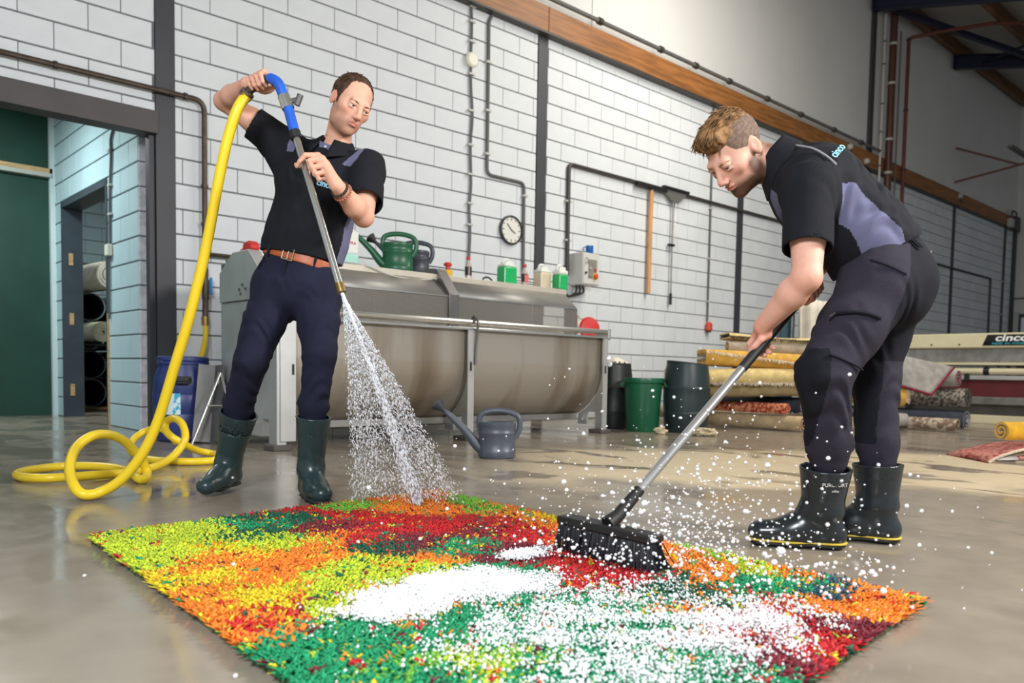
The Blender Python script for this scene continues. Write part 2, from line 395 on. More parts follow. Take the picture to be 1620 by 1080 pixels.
# ---- passage behind the doorway
WX = 2.222
ret = tag(B().box((WX+.012, 7.11, 0), (2.36, 7.93, 3.2)).box((WX+.012, 9.42, 0), (2.36, 9.76, 3.2)).box((WX+.012, 7.93, 2.235), (2.36, 9.42, 3.2)).build('wall_passage', mortar), 'pale blue block side wall of the passage', kind='structure')
pb = []
for k in range(16):
    z0, z1 = .2*k+.0065, .2*k+.1935; y = 7.10-(.225 if k % 2 else 0)
    while y < 9.76:
        ya, yb = max(y, 7.10), min(y+.45, 9.76); y += .45
        segs = [(ya, yb)]
        if z0 < 2.2: segs = [(a, b_) for a, b_ in ((ya, min(yb, 7.93)), (max(ya, 9.42), yb)) if b_-a > .02]
        for a, b_ in segs: pb.append((a+(.003 if a > 7.11 else 0), b_-.003, z0, z1))
for a, b_, z0, z1 in pb:
    B().box((WX, a, z0), (WX+.05, b_, z1), bev=.003).build('block', teal_block, ret)
for k in range(12):
    B().box((WX+.004, 7.085+random.uniform(-.006, .004), .2*k+.005), (2.345, 7.12, .2*k+.195), bev=.006).build('block_end', raw_block, ret)
tag(B().box((-3, 9.76, 0), (WX, 9.84, 3.15)).build('door_3', green_paint), 'large dark green painted sliding door across the passage', kind='structure')
tag(B().box((WX-.045, 9.70, 0), (WX, 9.76, 3.1)).build('trim_3', M('pale_trim', (205, 218, 220), .5)), 'pale vertical trim at the edge of the green door', kind='structure')
tag(B().box((-3, 9.6, 3.11), (WX, 9.76, 3.2)).box((-3, D+.1, 3.16), (WX, 9.76, 3.24)).build('ceiling_passage', M('passage_soffit', (190, 198, 196), .6)), 'pale soffit over the passage', kind='structure')
t = thing('door_rail', 'short wooden bar fixed across the green door', 'bar', (1.4, 9.7, 2.5))
B().box((-.5, 9.70, 2.515), (2.20, 9.76, 2.565)).build('wood_strip', raw_wood, t)
B().box((-.5, 9.685, 2.475), (2.19, 9.76, 2.515)).build('metal_strip', clip_mat, t)
# door frame of the store room
df = tag(B().box((WX-.012, 9.405, 0), (2.40, 9.44, 2.19)).box((WX-.012, 7.93, 2.13), (2.40, 9.44, 2.19)).box((WX-.012, 7.905, 0), (2.40, 7.94, 2.19)).build('trim_4', frame_mat), 'slate grey door frame of the store room', kind='structure')
for z in (1.56, .95, .22): B().box((2.27, 9.398, z), (2.31, 9.41, z+.12)).build('hinge_recess', raw_wood, df)
B().box((WX-.016, 7.9, 0), (2.25, 7.907, 1.0)).build('wood_edge', raw_wood, df)
t = thing('light_switch', 'small pale surface switch on the passage wall with a grey cable above', 'switch', (WX, 7.75, 1.5))
B().box((WX-.045, 7.77, 1.50), (WX, 7.86, 1.60), bev=.006).build('switch_box', cream_plastic, t)
B().tube(crom([(WX-.015, 7.80, 1.6), (WX-.015, 7.79, 2.0), (WX-.015, 7.74, 2.35), (WX-.015, 7.74, 2.5), (WX-.015, 7.6, 2.62)], 4), .012, 6).build('cable', pipe_grey, t)
B().tube([(WX-.015, 7.82, 1.5), (WX-.015, 7.84, .95)], .010, 6).build('lower_cable', pipe_grey, t)
for z in (1.85, 2.1, 2.4): B().box((WX-.028, 7.755, z), (WX, 7.82, z+.02)).build('clip', clip_mat, t)
# store room: far wall
sw = tag(B().box((2.36, 13.51, 0), (8, 13.6, 3.2)).box((2.36, 9.6, 3.2), (8, 13.6, 3.25)).build('wall_store', mortar), 'far block wall of the store room', kind='structure')
for k in range(16):
    x = 2.36-(.225 if k % 2 else 0)
    while x < 4.7:
        a, b_ = max(x, 2.36), x+.45; x += .45
        B().box((a+.003, 13.5, .2*k+.0065), (b_-.003, 13.55, .2*k+.1935)).build('block', teal_block, sw)
B().tube([(2.4, 13.46, 2.03), (5, 13.46, 2.03)], .025, 8).build('wall_pipe', pipe_grey, sw)

# ---- pipes and cables on the wall
t = thing('water_pipe', 'brown water pipe running over the doorway and down the wall', 'pipe', (0, D-.05, 2.6))
B().tube(round_path([(-3, D-.05, 2.68), (2.61, D-.05, 2.68), (2.61, D-.05, 1.32)], .09, 6), .021, 10).build('pipe', pipe_brown, t)
for p, q in (((1.55, D-.05, 2.68), (1, 0, 0)), ((2.46, D-.05, 2.68), (1, 0, 0)), ((2.61, D-.05, 2.0), (0, 0, 1)), ((2.61, D-.05, 1.7), (0, 0, 1))):
    p = Vector(p); q = Vector(q); B().tube([p-q*.012, p+q*.012], .029, 10).build('clip', pipe_brown, t)
B().tube([(2.61, D-.05, 1.46), (3.6, D-.05, 1.46)], .018, 8).build('branch', pipe_brown, t)
def conduit(name, label, pts, r, mat, clips=(), cat='conduit', ro=.07):
    t = thing(name, label, cat, pts[0]); B().tube(round_path(pts, ro), r, 8).build('run', mat, t)
    for p in clips: B().box((p[0]-r*1.9, D-.045, p[1]-.011), (p[0]+r*1.9, D, p[1]+.011)).build('clip', clip_mat, t)
    return t
Y_ = D-.022
t = thing('wall_cable', 'wavy grey cable with a small pale box clipped down the wall left of the clock', 'cable', (5.37, Y_, 1.8))
B().tube(crom([(5.36, Y_, 4.295), (5.37, Y_, 4.1), (5.365, Y_, 3.8), (5.37, Y_, 3.5), (5.395, Y_, 3.2), (5.375, Y_, 2.9), (5.39, Y_, 2.5), (5.37, Y_, 2.25), (5.385, Y_, 2.0), (5.37, Y_, 1.62)], 4), .014, 7).build('cable', pipe_grey, t)
B().lathe([(.075, 0), (.08, .02), (.08, .045), (.06, .06)], (5.37, D, 3.76), 8, (0, -1, 0)).build('box', cream_plastic, t)
for z in (4.3, 4.15, 3.95, 3.62, 3.25, 2.9, 2.6, 2.3, 2.08): B().box((5.34, D-.04, z-.01), (5.41, D, z+.01)).build('clip', clip_mat, t)
conduit('stepped_conduit', 'dark conduit stepping sideways down to the right of the clock', [(5.64, Y_, 4.295), (5.60, Y_, 4.22), (5.605, Y_, 2.64), (6.14, Y_, 2.64), (6.15, Y_, 1.62)], .017, pipe_grey, [(5.6, 3.8), (5.6, 3.3), (5.6, 2.85), (6.15, 2.5)])
conduit('looped_conduit', 'dark conduit rising from the control box and running right along the wall', [(6.84, D-.028, 1.7), (6.835, D-.028, 2.98), (21.2, D-.028, 2.99), (21.22, D-.028, .4)], .024, pipe_dark, [(6.84, 2.55), (6.84, 2.1), (7.3, 2.98), (9.0, 2.98), (10.0, 2.98), (12.0, 2.99)])
conduit('drop_cable', 'thin grey cable dropping from the beam to a red socket', [(9.70, Y_, 4.295), (9.70, Y_, 1.32)], .014, pipe_grey, [(9.7, 3.5), (9.7, 2.9), (9.7, 2.2), (9.7, 1.6)], 'cable')
conduit('far_conduit', 'far dark conduit near the end of the block wall', [(22.1, Y_, 4.3), (22.1, Y_, .3)], .03, pipe_dark, [(22.1, 3.0), (22.1, 2.2)])
tag(B().box((22.72, D-.06, 0), (22.88, D, 4.32)).build('corner_post', dark_steel), 'dark post in the far corner of the hall', 'post', kind='structure')
# ================================================================== WASH MACHINE
RV = Vector((.7268, -.6868, 0)); FV = Vector((.6868, .7268, 0)); RZ = math.radians(-43.38)
def W(a, b, z): p = RV*a+FV*b; return (p.x, p.y, z)
steel = M('brushed_steel', (176, 174, 170), .34, metal=.85, var=.16, vs=3, stretch=(.5, 3, 3), bump=.04, bs=40)
steel_lt = M('pale_steel', (200, 200, 198), .4, metal=.6, var=.08, vs=4)
steel_bright = M('polished_rail', (214, 212, 206), .22, metal=.9, var=.08, vs=3)
trough_mat = M('stained_steel', (176, 168, 156), .36, metal=.5, rgb2=(138, 124, 106), vs=1.6, stretch=(2.2, 1, .35), lo=.34, hi=.56, bump=.04, bs=30)
steel_dk = M('dark_steel_plate', (120, 118, 116), .4, metal=.7, var=.12, vs=4)
rubber = M('black_rubber', (24, 24, 26), .55)
mc = thing('carpet_washing_machine', 'long stainless steel carpet washing machine with a rounded trough', 'washing machine', (4.0, 5.5, 0))
# trough: U section swept along x, with end walls
U = [(5.03, .875)]+[(5.03, .62)]+arc((5.52, .62), .49, 180, 360, 24)+[(6.01, .875)]
Ui = [(5.05, .875)]+[(5.05, .62)]+arc((5.52, .62), .47, 180, 360, 24)+[(5.99, .875)]
for x0, x1 in ((2.47, 4.02), (4.04, 5.60)):
    n = len(U); b = B()
    for (P, inv) in ((U, 0), (Ui, 1)):
        b.add([(x0, y, z) for y, z in P]+[(x1, y, z) for y, z in P], [(i, i+1, n+i+1, n+i) for i in range(n-1)])
    tr = b.build('trough', trough_mat, mc)
    if x0 < 3: first_trough = tr
B().prism([(y, z) for y, z in Ui], 5.585, 5.60).build('end_wall', steel_dk, mc)
def leg_plate(x):
    cut = [(5.52+.495*math.cos(math.radians(a)), .62+.495*math.sin(math.radians(a))) for a in range(180, 247, 6)]
    P = [(4.985, .87), (4.985, .035), (5.10, .035), (5.10, .19), (5.21, .19), (5.21, .07), (5.325, .07)]+cut[::-1]+[(5.025, .87)]
    q = B().prism(P, x-.012, x+.012).box((x-.05, 4.98, .035), (x+.012, 4.992, .87)).build('leg_plate', steel_lt, mc)
    B().box((x-.08, 4.955, 0), (x+.05, 5.125, .035), bev=.006).build('foot', M('dark_foot', (84, 78, 74), .7, var=.2), q)
    B().box((x-.03, 4.975, .55), (x-.015, 4.98, .62)).build('slot', rubber, q)
leg_plate(4.03); leg_plate(5.61)
# left gearbox housing
LP = [(4.985, .035), (5.10, .035), (5.10, .2), (5.2, .2), (5.2, .08), (5.87, .08), (5.87, 1.0), (4.985, 1.0)]
h = B().prism(LP, 2.40, 2.47).build('end_housing', steel_lt, mc, bev=.004)
B().box((2.37, 4.965, 0), (2.50, 5.12, .04), bev=.006).build('foot', MATS['dark_foot'], h)
B().box((2.42, 4.972, .06), (2.53, 4.99, .90)).build('front_post', steel_lt, h, bev=.003)
B().box((2.50, 4.968, .50), (2.515, 4.974, .57)).build('slot', rubber, h)
hu = B().prism([(4.985, 1.005), (5.865, 1.005), (5.865, 1.215), (5.64, 1.345), (5.38, 1.345)], 2.385, 2.47).build('upper_housing', steel_lt, mc, bev=.004)
for y, z in ((5.52, 1.08), (5.47, 1.11), (5.42, 1.08), (5.50, 1.05)): B().lathe([(.012, 0), (.012, .006)], (2.385, y, z), 8, (-1, 0, 0)).build('bolt', steel_dk, hu)
# rails along the rim
B().tube([(2.5, 5.0, .928), (5.63, 5.0, .928)], .024, 12).build('rim_rail', steel_bright, mc)
B().box((2.5, 4.975, .868), (5.64, 5.05, .888)).build('rim_flange', steel_bright, mc, bev=.003)
B().box((5.615, 4.97, .86), (5.65, 5.15, .955), bev=.008).build('rail_end_cap', steel_bright, mc)
hk = B().tube(crom([(4.05, 4.965, .965), (4.05, 4.95, .93), (4.05, 4.955, .87), (4.05, 4.97, .76), (4.045, 4.975, .60)], 4), .011, 7).build('hook_chain', steel_dk, mc)
B().tube(crom([(4.05, 4.97, .945), (4.05, 5.0, .978), (4.05, 5.03, .945)], 4), .012, 7).build('hook', steel_dk, hk)
# drum inside
B().lathe([(.30, 0), (.385, .10), (.41, .75), (.385, 1.38), (.30, 1.48)], (2.52, 5.53, .56), 30, (1, 0, 0)).build('drum', M('pale_drum', (206, 204, 198), .5, var=.08), mc)
B().lathe([(.30, 0), (.385, .10), (.41, .75), (.385, 1.38), (.30, 1.48)], (4.07, 5.53, .56), 30, (1, 0, 0)).build('drum', MATS['pale_drum'], mc)
# hood: sloping plate, wire mesh, shelf
B().box((2.47, 5.44, 1.305), (5.50, 5.96, 1.33)).build('shelf', steel, mc)
B().box((2.47, 5.432, 1.285), (5.52, 5.446, 1.335)).build('shelf_lip', M('lip_steel', (214, 206, 190), .4, metal=.5, var=.06), mc, bev=.002)
for x0, x1 in ((2.5, 4.0), (4.1, 5.5)):
    sl = B().sheet(lambda u, v: (x0+(x1-x0)*u, 5.44-.16*v, 1.295-.145*v), 1, 1).build('sloping_plate', M('grey_plate', (150, 148, 144), .45, metal=.5, var=.12, vs=3), mc, solid=.004)
    # woven wire mesh in front of a dark inside
    nb = B(); x = x0
    while x < x1: nb.box((x, 5.279, .90), (x+.0028, 5.281, 1.148)); x += .0115
    z = .902
    while z < 1.146: nb.box((x0, 5.2785, z), (x1, 5.2815, z+.0028)); z += .0115
    tag(nb.build('wire_mesh', M('mesh_wire', (172, 166, 156), .45, metal=.3), mc), kind='stuff')
    B().box((x0, 5.272, 1.142), (x1, 5.290, 1.154)).build('mesh_frame', steel, mc)
B().prism([(5.44, 1.29), (5.28, 1.148), (5.28, .88), (5.44, .88)], 5.50, 5.512).build('hood_side', steel_dk, mc)
B().prism([(5.60, 1.40), (5.44, 1.38), (5.255, 1.165), (5.255, .88), (5.295, .88), (5.295, 1.145), (5.46, 1.325), (5.60, 1.335)], 4.0, 4.10).build('hood_bracket', steel_dk, mc, bev=.003)
B().box((2.47, 5.96, .2), (5.58, 6.04, 1.30)).build('rear_plate', steel_dk, mc)
B().box((2.47, 5.30, .12), (5.56, 5.36, .17)).box((2.47, 5.80, .12), (5.56, 5.86, .17)).build('base_rail', steel, mc)
B().box((2.62, 5.13, .30), (2.66, 5.2, .36)).build('drain_knob', rubber, mc)
st = M('emergency_yellow', (224, 176, 40), .4); red_pl = M('red_plastic', (204, 44, 40), .4)
e = thing('emergency_stop', 'red mushroom emergency stop button on a yellow housing above the machine hood', 'button', (4.21, 5.56, 1.33))
B().box((4.175, 5.53, 1.33), (4.245, 5.59, 1.40), bev=.008).build('housing', st, e)
B().lathe([(.018, 0), (.018, .03), (.034, .035), (.036, .05), (.024, .062)], (4.21, 5.56, 1.40), 16).build('button', red_pl, e)
t = thing('red_scoop', 'small red plastic scoop lying on the left end of the machine', 'scoop', (2.43, 5.45, 1.345))
B().prism([(5.38, 1.347), (5.52, 1.347), (5.50, 1.40), (5.42, 1.41), (5.375, 1.375)], 2.40, 2.47).build('scoop', red_pl, t, bev=.01)
B().tube([(2.435, 5.52, 1.365), (2.435, 5.60, 1.36)], .012, 8).build('handle', red_pl, t)

# ================================================================== CANS, CANISTERS, BOTTLES
def watering_can(name, label, loc, rz, body, dark, s=1., spout=True, tip=None):
    t = thing(name, label, 'watering can', (0, 0, 0), 'plastic watering cans')
    pr_ = [(.100, 0), (.112, .012), (.114, .05), (.110, .055), (.110, .15), (.114, .155), (.114, .165), (.110, .17), (.110, .20), (.113, .204), (.112, .225), (.100, .232), (.092, .226), (.0, .222)]
    bo = B().lathe(pr_, (0, 0, 0), 36, sx=1.05, sy=.72, cap=False).build('body', body, t)
    B().lathe([(.0, .003), (.1, 0)], (0, 0, 0), 36, sx=1.05, sy=.72, cap=False).build('base', body, bo)
    hp = crom([(-.105, 0, .17), (-.115, 0, .23), (-.10, 0, .275), (-.04, 0, .298), (.05, 0, .298), (.12, 0, .275), (.142, 0, .235), (.138, 0, .18), (.112, 0, .13)], 4)
    B().tube(hp, .0165, 10, flat=1.15).build('handle', body, t)
    if spout:
        B().tube(crom([(-.07, 0, .04), (-.13, 0, .085), (-.20, 0, .17), (-.30, 0, .265), (-.335, 0, .295)], 4), [.040-.0275*i/16 for i in range(17)], 12).build('spout', body, t)
        d = Vector((-.75, 0, .66)).normalized()
        B().lathe([(.013, -.02), (.018, .0), (.042, .04), (.046, .052), (.03, .062), (0, .066)], Vector((-.345, 0, .303)), 18, tuple(d), cap=False).build('rose', dark, t)
    else:
        B().tube(crom([(-.07, 0, .04), (-.13, 0, .10), (-.15, 0, .20)], 4), .02, 10).build('spout', body, t)
    t.location = loc; t.rotation_euler.z = rz; t.scale = (s, s, s)
    return t
can_grey = M('slate_plastic', (76, 82, 92), .38, var=.06); can_green = M('green_plastic', (30, 92, 62), .36, var=.06)
fc = watering_can('watering_can', 'slate grey plastic watering can standing on the wet floor', (3.335, 3.87, 0), RZ, can_grey, M('slate_dark', (52, 58, 66), .4))
B().box((.125, -.018, .135), (.15, .018, .16), bev=.006).build('clip', clip_mat, fc)
watering_can('watering_can', 'green plastic watering can with a black rose on the machine shelf', (3.745, 5.62, 1.332), RZ+.2, can_green, rubber, 1.05, tip=1)
watering_can('watering_can', 'slate grey watering can on the machine shelf beside the green one', (4.06, 5.82, 1.332), RZ, M('slate_plastic_deep', (66, 70, 80), .38), rubber, 1.02)

def jerrycan(label, x, y, liquid, level, sx=.075, sy=.06, h=.205, cap=None, group='small canisters on the machine shelf', z=1.332, neck=True):
    t = thing('canister', label, 'canister', (x, y, z), group)
    shell = M('milky_plastic', (226, 228, 220), .35, trans=.0)
    def shape(k0, k1, e): return B().box((x-sx+e, y-sy+e, z+k0), (x+sx-e, y+sy-e, z+k1), bev=.012)
    lv = h*level
    shape(0, lv, 0).build('filled_body', liquid, t, bev=.004)
    up = shape(lv-.006, h, .0005).build('upper_body', shell, t, bev=.004) if level < .99 else None
    B().prism([(x-sx+.012, z+h-.004), (x+sx-.012, z+h-.004), (x+.035, z+h+.03), (x-.035, z+h+.03)], y-sy*.6, y+sy*.6, 'y').build('shoulder', shell, t, bev=.006)
    B().tube(round_path([(x-.05, y, z+h-.002), (x-.045, y, z+h+.045), (x+.015, y, z+h+.05), (x+.02, y, z+h+.02)], .02), .011, 8).build('grip', shell, t)
    B().lathe([(.021, 0), (.021, .026), (.017, .03)], (x+.042, y, z+h+.004), 14).build('cap', cap or shell, t)
    return t
green_liq = M('green_liquid', (28, 176, 96), .25, var=.05); beige_liq = M('beige_liquid', (216, 200, 170), .3, var=.05); mint_liq = M('mint_liquid', (170, 222, 208), .3)
jerrycan('square canister filled with green liquid, standing alone left of the bottle pair', 4.93, 5.62, green_liq, .9, .078, .06, .19)
jerrycan('square canister filled with beige liquid beside the control box', 5.36, 5.60, beige_liq, .86, .070, .06, .185)
jerrycan('square canister of green liquid with a pale corner, at the shelf end', 5.50, 5.50, green_liq, .80, .062, .055, .185)
w_ = jerrycan('tall white canister with a red cap and mint liquid behind the standing man', 3.27, 5.60, mint_liq, .36, .070, .065, .27, red_pl)
text('print', 'MLA', .03, red_pl, w_, (3.25, 5.532, 1.50), (1, 0, 0), (0, 0, 1))
def bottle(label, x, y):
    t = thing('bottle', label, 'bottle', (x, y, 1.332), 'small bottles on the machine shelf'); z = 1.332
    B().lathe([(.026, 0), (.03, .006), (.03, .035), (.027, .05), (.03, .065), (.03, .125), (.024, .155), (.012, .178), (.012, .196)], (x, y, z), 20).build('glass', M('clear_bottle', (214, 196, 190), .15, trans=.3), t)
    lb = B().lathe([(.0306, .052), (.0306, .126)], (x, y, z), 20, cap=False).build('label', M('label_dark', (52, 36, 36), .4), t)
    for k in range(4):
        q = Vector((x, y, z+.062+.017*k))+(-FV+RV*.35).normalized()*.0308
        B().lathe([(.006, 0), (.006, .0012)], q, 10, tuple((-FV+RV*.35).normalized())).build('dot', clip_mat, lb)
    B().lathe([(.017, 0), (.018, .004), (.018, .026), (.013, .03)], (x, y, z+.186), 16).build('cap', red_pl, t)
    return t
bottle('small bottle with red cap and dark dotted label, alone below the hanging cable', 4.48, 5.62)
b2 = bottle('small bottle with red cap between the green and beige canisters', 5.13, 5.60)
bx, by = 5.13, 5.60
q = Vector((bx, by, 1.41))+(-FV*.034+RV*.022)
B().bar(q-RV*.018, q+RV*.018, .003, .075).build('price_tag', M('coral_tag', (232, 96, 84), .4), b2)
t = thing('wire_basket', 'small dark wire basket on the shelf between the canisters', 'basket', (5.2, 5.75, 1.332))
for k in range(4): B().tube([(5.02, 5.70, 1.345+.02*k), (5.34, 5.70, 1.345+.02*k)], .004, 6).build('wire', pipe_dark, t)
B().tube([(5.02, 5.70, 1.332), (5.02, 5.70, 1.41)], .004, 6).tube([(5.34, 5.70, 1.332), (5.34, 5.70, 1.41)], .004, 6).build('frame', pipe_dark, t)
tag(B().tube(crom([(4.62, 5.6, 1.342), (4.64, 5.6, 1.375), (4.69, 5.6, 1.385), (4.73, 5.6, 1.365), (4.74, 5.6, 1.342)], 5), .008, 8).build('cable_loop', rubber), 'small black cable loop on the shelf left of the green canister', 'cable loop')
tag(B().tube(crom([(3.2, 5.55, 1.36), (3.35, 5.42, 1.33), (3.55, 5.41, 1.28), (3.8, 5.42, 1.27), (3.98, 5.43, 1.30), (4.0, 5.55, 1.338)], 6), .006, 7).build('white_cable', clip_mat), 'thin white cable drooping over the shelf edge', 'cable')

# ---- things on the wall
ck = thing('wall_clock', 'round dark rimmed wall clock with a pale face', 'clock', (5.955, D, 2.10))
cc = (5.955, D, 2.10)
B().lathe([(.150, 0), (.158, .012), (.158, .04), (.146, .048), (.138, .036)], cc, 40, (0, -1, 0), cap=False).build('rim', M('clock_rim', (52, 54, 56), .4), ck)
fa = B().lathe([(.142, .0), (.142, .030)], cc, 40, (0, -1, 0)).build('face', M('clock_face', (226, 224, 216), .5), ck)
for k in range(12):
    a = math.radians(30*k); d = Vector((math.sin(a), 0, math.cos(a))); p = Vector(cc)+Vector((0, -.032, 0)); l = .03 if k % 3 == 0 else .018
    B().bar(p+d*(.13-l), p+d*.13, .007, .003, (0, -1, 0)).build('hour_mark', rubber, fa)
for a, l, nm in ((315, .09, 'minute_hand'), (118, .065, 'hour_hand')):
    a = math.radians(a); d = Vector((math.sin(a), 0, math.cos(a))); p = Vector(cc)+Vector((0, -.036, 0))
    B().bar(p-d*.015, p+d*l, .008, .003, (0, -1, 0)).build(nm, rubber, ck)
cb = thing('control_box', 'pale grey control cabinet with display and orange rotary switch on the wall', 'control box', (7.05, D, 1.6))
cbm = M('cabinet_grey', (208, 207, 200), .45)
bo = B().box((6.90, 6.535, 1.585), (7.185, D, 1.955)).build('cabinet', cbm, cb, bev=.006)
B().box((6.91, 6.527, 1.595), (7.175, 6.537, 1.945)).build('door', cbm, cb, bev=.003)
pl = B().box((6.985, 6.522, 1.66), (7.13, 6.53, 1.88)).build('panel', M('panel_grey', (158, 156, 150), .4, metal=.4), cb)
B().box((7.005, 6.519, 1.82), (7.10, 6.525, 1.865)).build('display', M('lcd_grey', (136, 140, 124), .3), pl)
for x, z, r, m in ((7.01, 1.775, .014, clip_mat), (7.10, 1.765, .016, red_pl), (7.01, 1.69, .015, steel), (6.94, 1.72, .014, rubber)):
    B().lathe([(r, 0), (r, .014), (r*.6, .02)], (x, 6.524, z), 14, (0, -1, 0)).build('knob', m, pl)
B().box((7.065, 6.516, 1.655), (7.135, 6.524, 1.725), bev=.003).build('switch_plate', st, pl)
B().lathe([(.030, 0), (.030, .02), (.02, .03)], (7.10, 6.517, 1.69), 18, (0, -1, 0)).build('rotary_switch', M('orange_red', (222, 84, 36), .4), pl)
B().tube(round_path([(6.94, 6.52, 1.83), (6.94, 6.49, 1.83), (6.94, 6.49, 1.89), (6.94, 6.52, 1.89)], .012), .006, 8).build('door_handle', steel, cb)
for k in range(3): B().tube(crom([(6.93+.05*k, 6.66, 1.585), (6.92+.06*k, 6.66, 1.50), (6.85-.03*k, 6.70, 1.45), (6.75-.03*k, 6.70, 1.52)], 4), .011, 7).build('cable', rubber, cb)
mg = thing('mug', 'blue mug standing on top of the control box', 'mug', (7.10, 6.62, 1.955))
blue_pl = M('blue_ceramic', (20, 98, 176), .3)
B().lathe([(.040, 0), (.043, .004), (.046, .10), (.042, .10), (.039, .01), (0, .008)], (7.10, 6.62, 1.955), 24, cap=False).lathe([(0, 0), (.04, 0)], (7.10, 6.62, 1.955), 24, cap=False).build('cup', blue_pl, mg)
p0 = Vector((7.10, 6.62, 1.955))-RV*.045
B().tube(crom([p0+Vector((0, 0, .085)), p0-RV*.025+Vector((0, 0, .08)), p0-RV*.032+Vector((0, 0, .05)), p0+Vector((0, 0, .022))], 4), .006, 7).build('handle', blue_pl, mg)
sq = thing('floor_scraper', 'wooden handled scraper with a black blade hanging on the wall', 'scraper', (8.25, D-.06, 1.6))
B().tube([(8.325, D-.06, 2.91), (8.315, D-.06, 1.60)], .027, 10).build('handle', M('orange_wood', (206, 150, 92), .5, var=.15, vs=5, stretch=(3, 3, .5)), sq)
B().box((8.02, D-.10, 2.93), (8.62, D-.035, 2.985), bev=.008).build('blade', rubber, sq)
B().tube([(8.33, D-.06, 2.90), (8.33, D-.06, 2.98)], .02, 8).build('socket', steel_dk, sq)
sq2 = thing('floor_squeegee', 'metal squeegee with a thin rod handle hanging on the wall', 'squeegee', (8.82, D-.05, 1.5))
B().tube([(8.80, D-.05, 2.86), (8.80, D-.05, 1.62)], .011, 8).tube([(8.86, D-.05, 2.86), (8.84, D-.05, 2.3)], .006, 6).build('rod', steel, sq2)
B().tube([(8.80, D-.05, 1.64), (8.80, D-.05, 1.49)], .019, 8).build('grip', rubber, sq2)
B().box((8.72, D-.08, 2.26), (8.83, D-.03, 2.29), bev=.005).build('clamp', rubber, sq2)
B().prism([(8.56, 3.0), (9.08, 3.0), (9.05, 2.95), (8.89, 2.84), (8.77, 2.84), (8.59, 2.95)], D-.07, D-.05, 'y').build('head', M('tool_grey', (132, 132, 126), .4, metal=.5), sq2)
B().box((8.55, D-.10, 2.985), (9.10, D-.04, 3.02), bev=.006).build('blade', rubber, sq2)
so = thing('red_socket', 'red power socket hanging at the end of the grey wall cable', 'socket', (9.70, D-.05, 1.2))
B().lathe([(.03, 0), (.05, .02), (.05, .10), (.025, .13)], (9.70, D-.05, 1.18), 14).build('body', M('socket_red', (206, 72, 44), .4), so)
B().lathe([(.035, 0), (.035, .02)], (9.70, D-.05, 1.165), 14).build('collar', rubber, so)
# tap, short yellow hose, barrel, trestle
yel = M('yellow_hose', (238, 204, 38), .34, var=.05, vs=4)
brass = M('brass', (150, 124, 76), .35, metal=.9, var=.15)
tp = thing('water_tap', 'dark brass tap with a blue lever on the wall pipe', 'tap', (2.61, D-.06, 1.0))
B().tube([(2.61, D-.06, 1.34), (2.61, D-.06, 1.24)], .022, 10).tube([(2.61, D-.06, 1.10), (2.60, D-.075, .94)], .024, 10).build('body', pipe_brown, tp)
B().tube([(2.61, D-.06, 1.25), (2.61, D-.06, 1.09)], .030, 10).build('valve', pipe_brown, tp)
B().tube([(2.60, D-.075, .95), (2.60, D-.08, .88)], .030, 10).build('coupling', brass, tp)
B().box((2.635, D-.10, 1.13), (2.655, D-.075, 1.27), bev=.006).build('lever', M('blue_lever', (40, 134, 206), .4), tp)
tag(B().tube(crom([(2.60, D-.08, .89), (2.595, D-.09, .78), (2.56, D-.12, .66), (2.50, D-.18, .56), (2.46, D-.22, .45)], 6), .021, 10).build('short_hose', yel), 'short yellow hose hanging from the tap behind the barrel', 'hose')
bl = M('blue_barrel_plastic', (44, 58, 118), .4, var=.08, vs=3)
bc = (2.20, 6.07, 0)
br = thing('blue_barrel', 'dark blue plastic barrel with screw lid under the wall tap', 'barrel', bc)
body = B().lathe([(.165, 0), (.185, .02), (.198, .12), (.203, .20), (.200, .205), (.203, .21), (.206, .34), (.203, .345), (.205, .35), (.195, .46), (.168, .54), (.165, .56)], bc, 36).build('body', bl, br)
B().lathe([(.172, .553), (.178, .556), (.178, .575), (.172, .58), (.178, .585), (.176, .607), (.160, .615), (.0, .612)], bc, 36, cap=False).build('lid', bl, br)
d = (-FV*.92+RV*.38).normalized(); p = Vector(bc)+d*.20; sd = Vector((-d.y, d.x, 0))
hd = B().bar(p-sd*.055+Vector((0, 0, .455)), p+sd*.055+Vector((0, 0, .455)), .02, .035).build('handle_plate', rubber, br)
B().tube(round_path([p-sd*.05+Vector((0, 0, .46)), p-sd*.05+d*.03+Vector((0, 0, .425)), p+sd*.05+d*.03+Vector((0, 0, .425)), p+sd*.05+Vector((0, 0, .46))], .02), .010, 8).build('handle', rubber, hd)
lab_m = M('label_print', (60, 170, 205), .4, rgb2=(214, 236, 240), vs=22, lo=.5, hi=.56)
def lbl(u, v):
    a = math.radians(205+40*u); return (bc[0]+.2075*math.cos(a), bc[1]+.2075*math.sin(a), .20+.15*v)
B().sheet(lbl, 8, 1).build('label', lab_m, br)
tr = thing('trestle', 'silver trestle leaning with a grey metal chute beside the blue barrel', 'trestle', (2.35, 5.7, 0))
B().tube([(2.33, 5.72, .50), (2.09, 5.62, .01)], .010, 8).tube([(2.335, 5.72, .50), (2.372, 5.50, .01)], .010, 8).tube([(2.21, 5.67, .27), (2.375, 5.67, .27)], .008, 8).build('legs', steel_bright, tr)
B().tube([(2.33, 5.74, .50), (2.36, 5.85, .01)], .010, 8).build('rear_leg', steel_bright, tr)
B().bar((2.22, 5.78, .01), (2.29, 5.83, .555), .13, .02, (-.3, -1, 0)).bar((2.29, 5.72, .01), (2.35, 5.78, .555), .02, .10, (.3, -1, 0)).build('chute', steel_dk, tr)

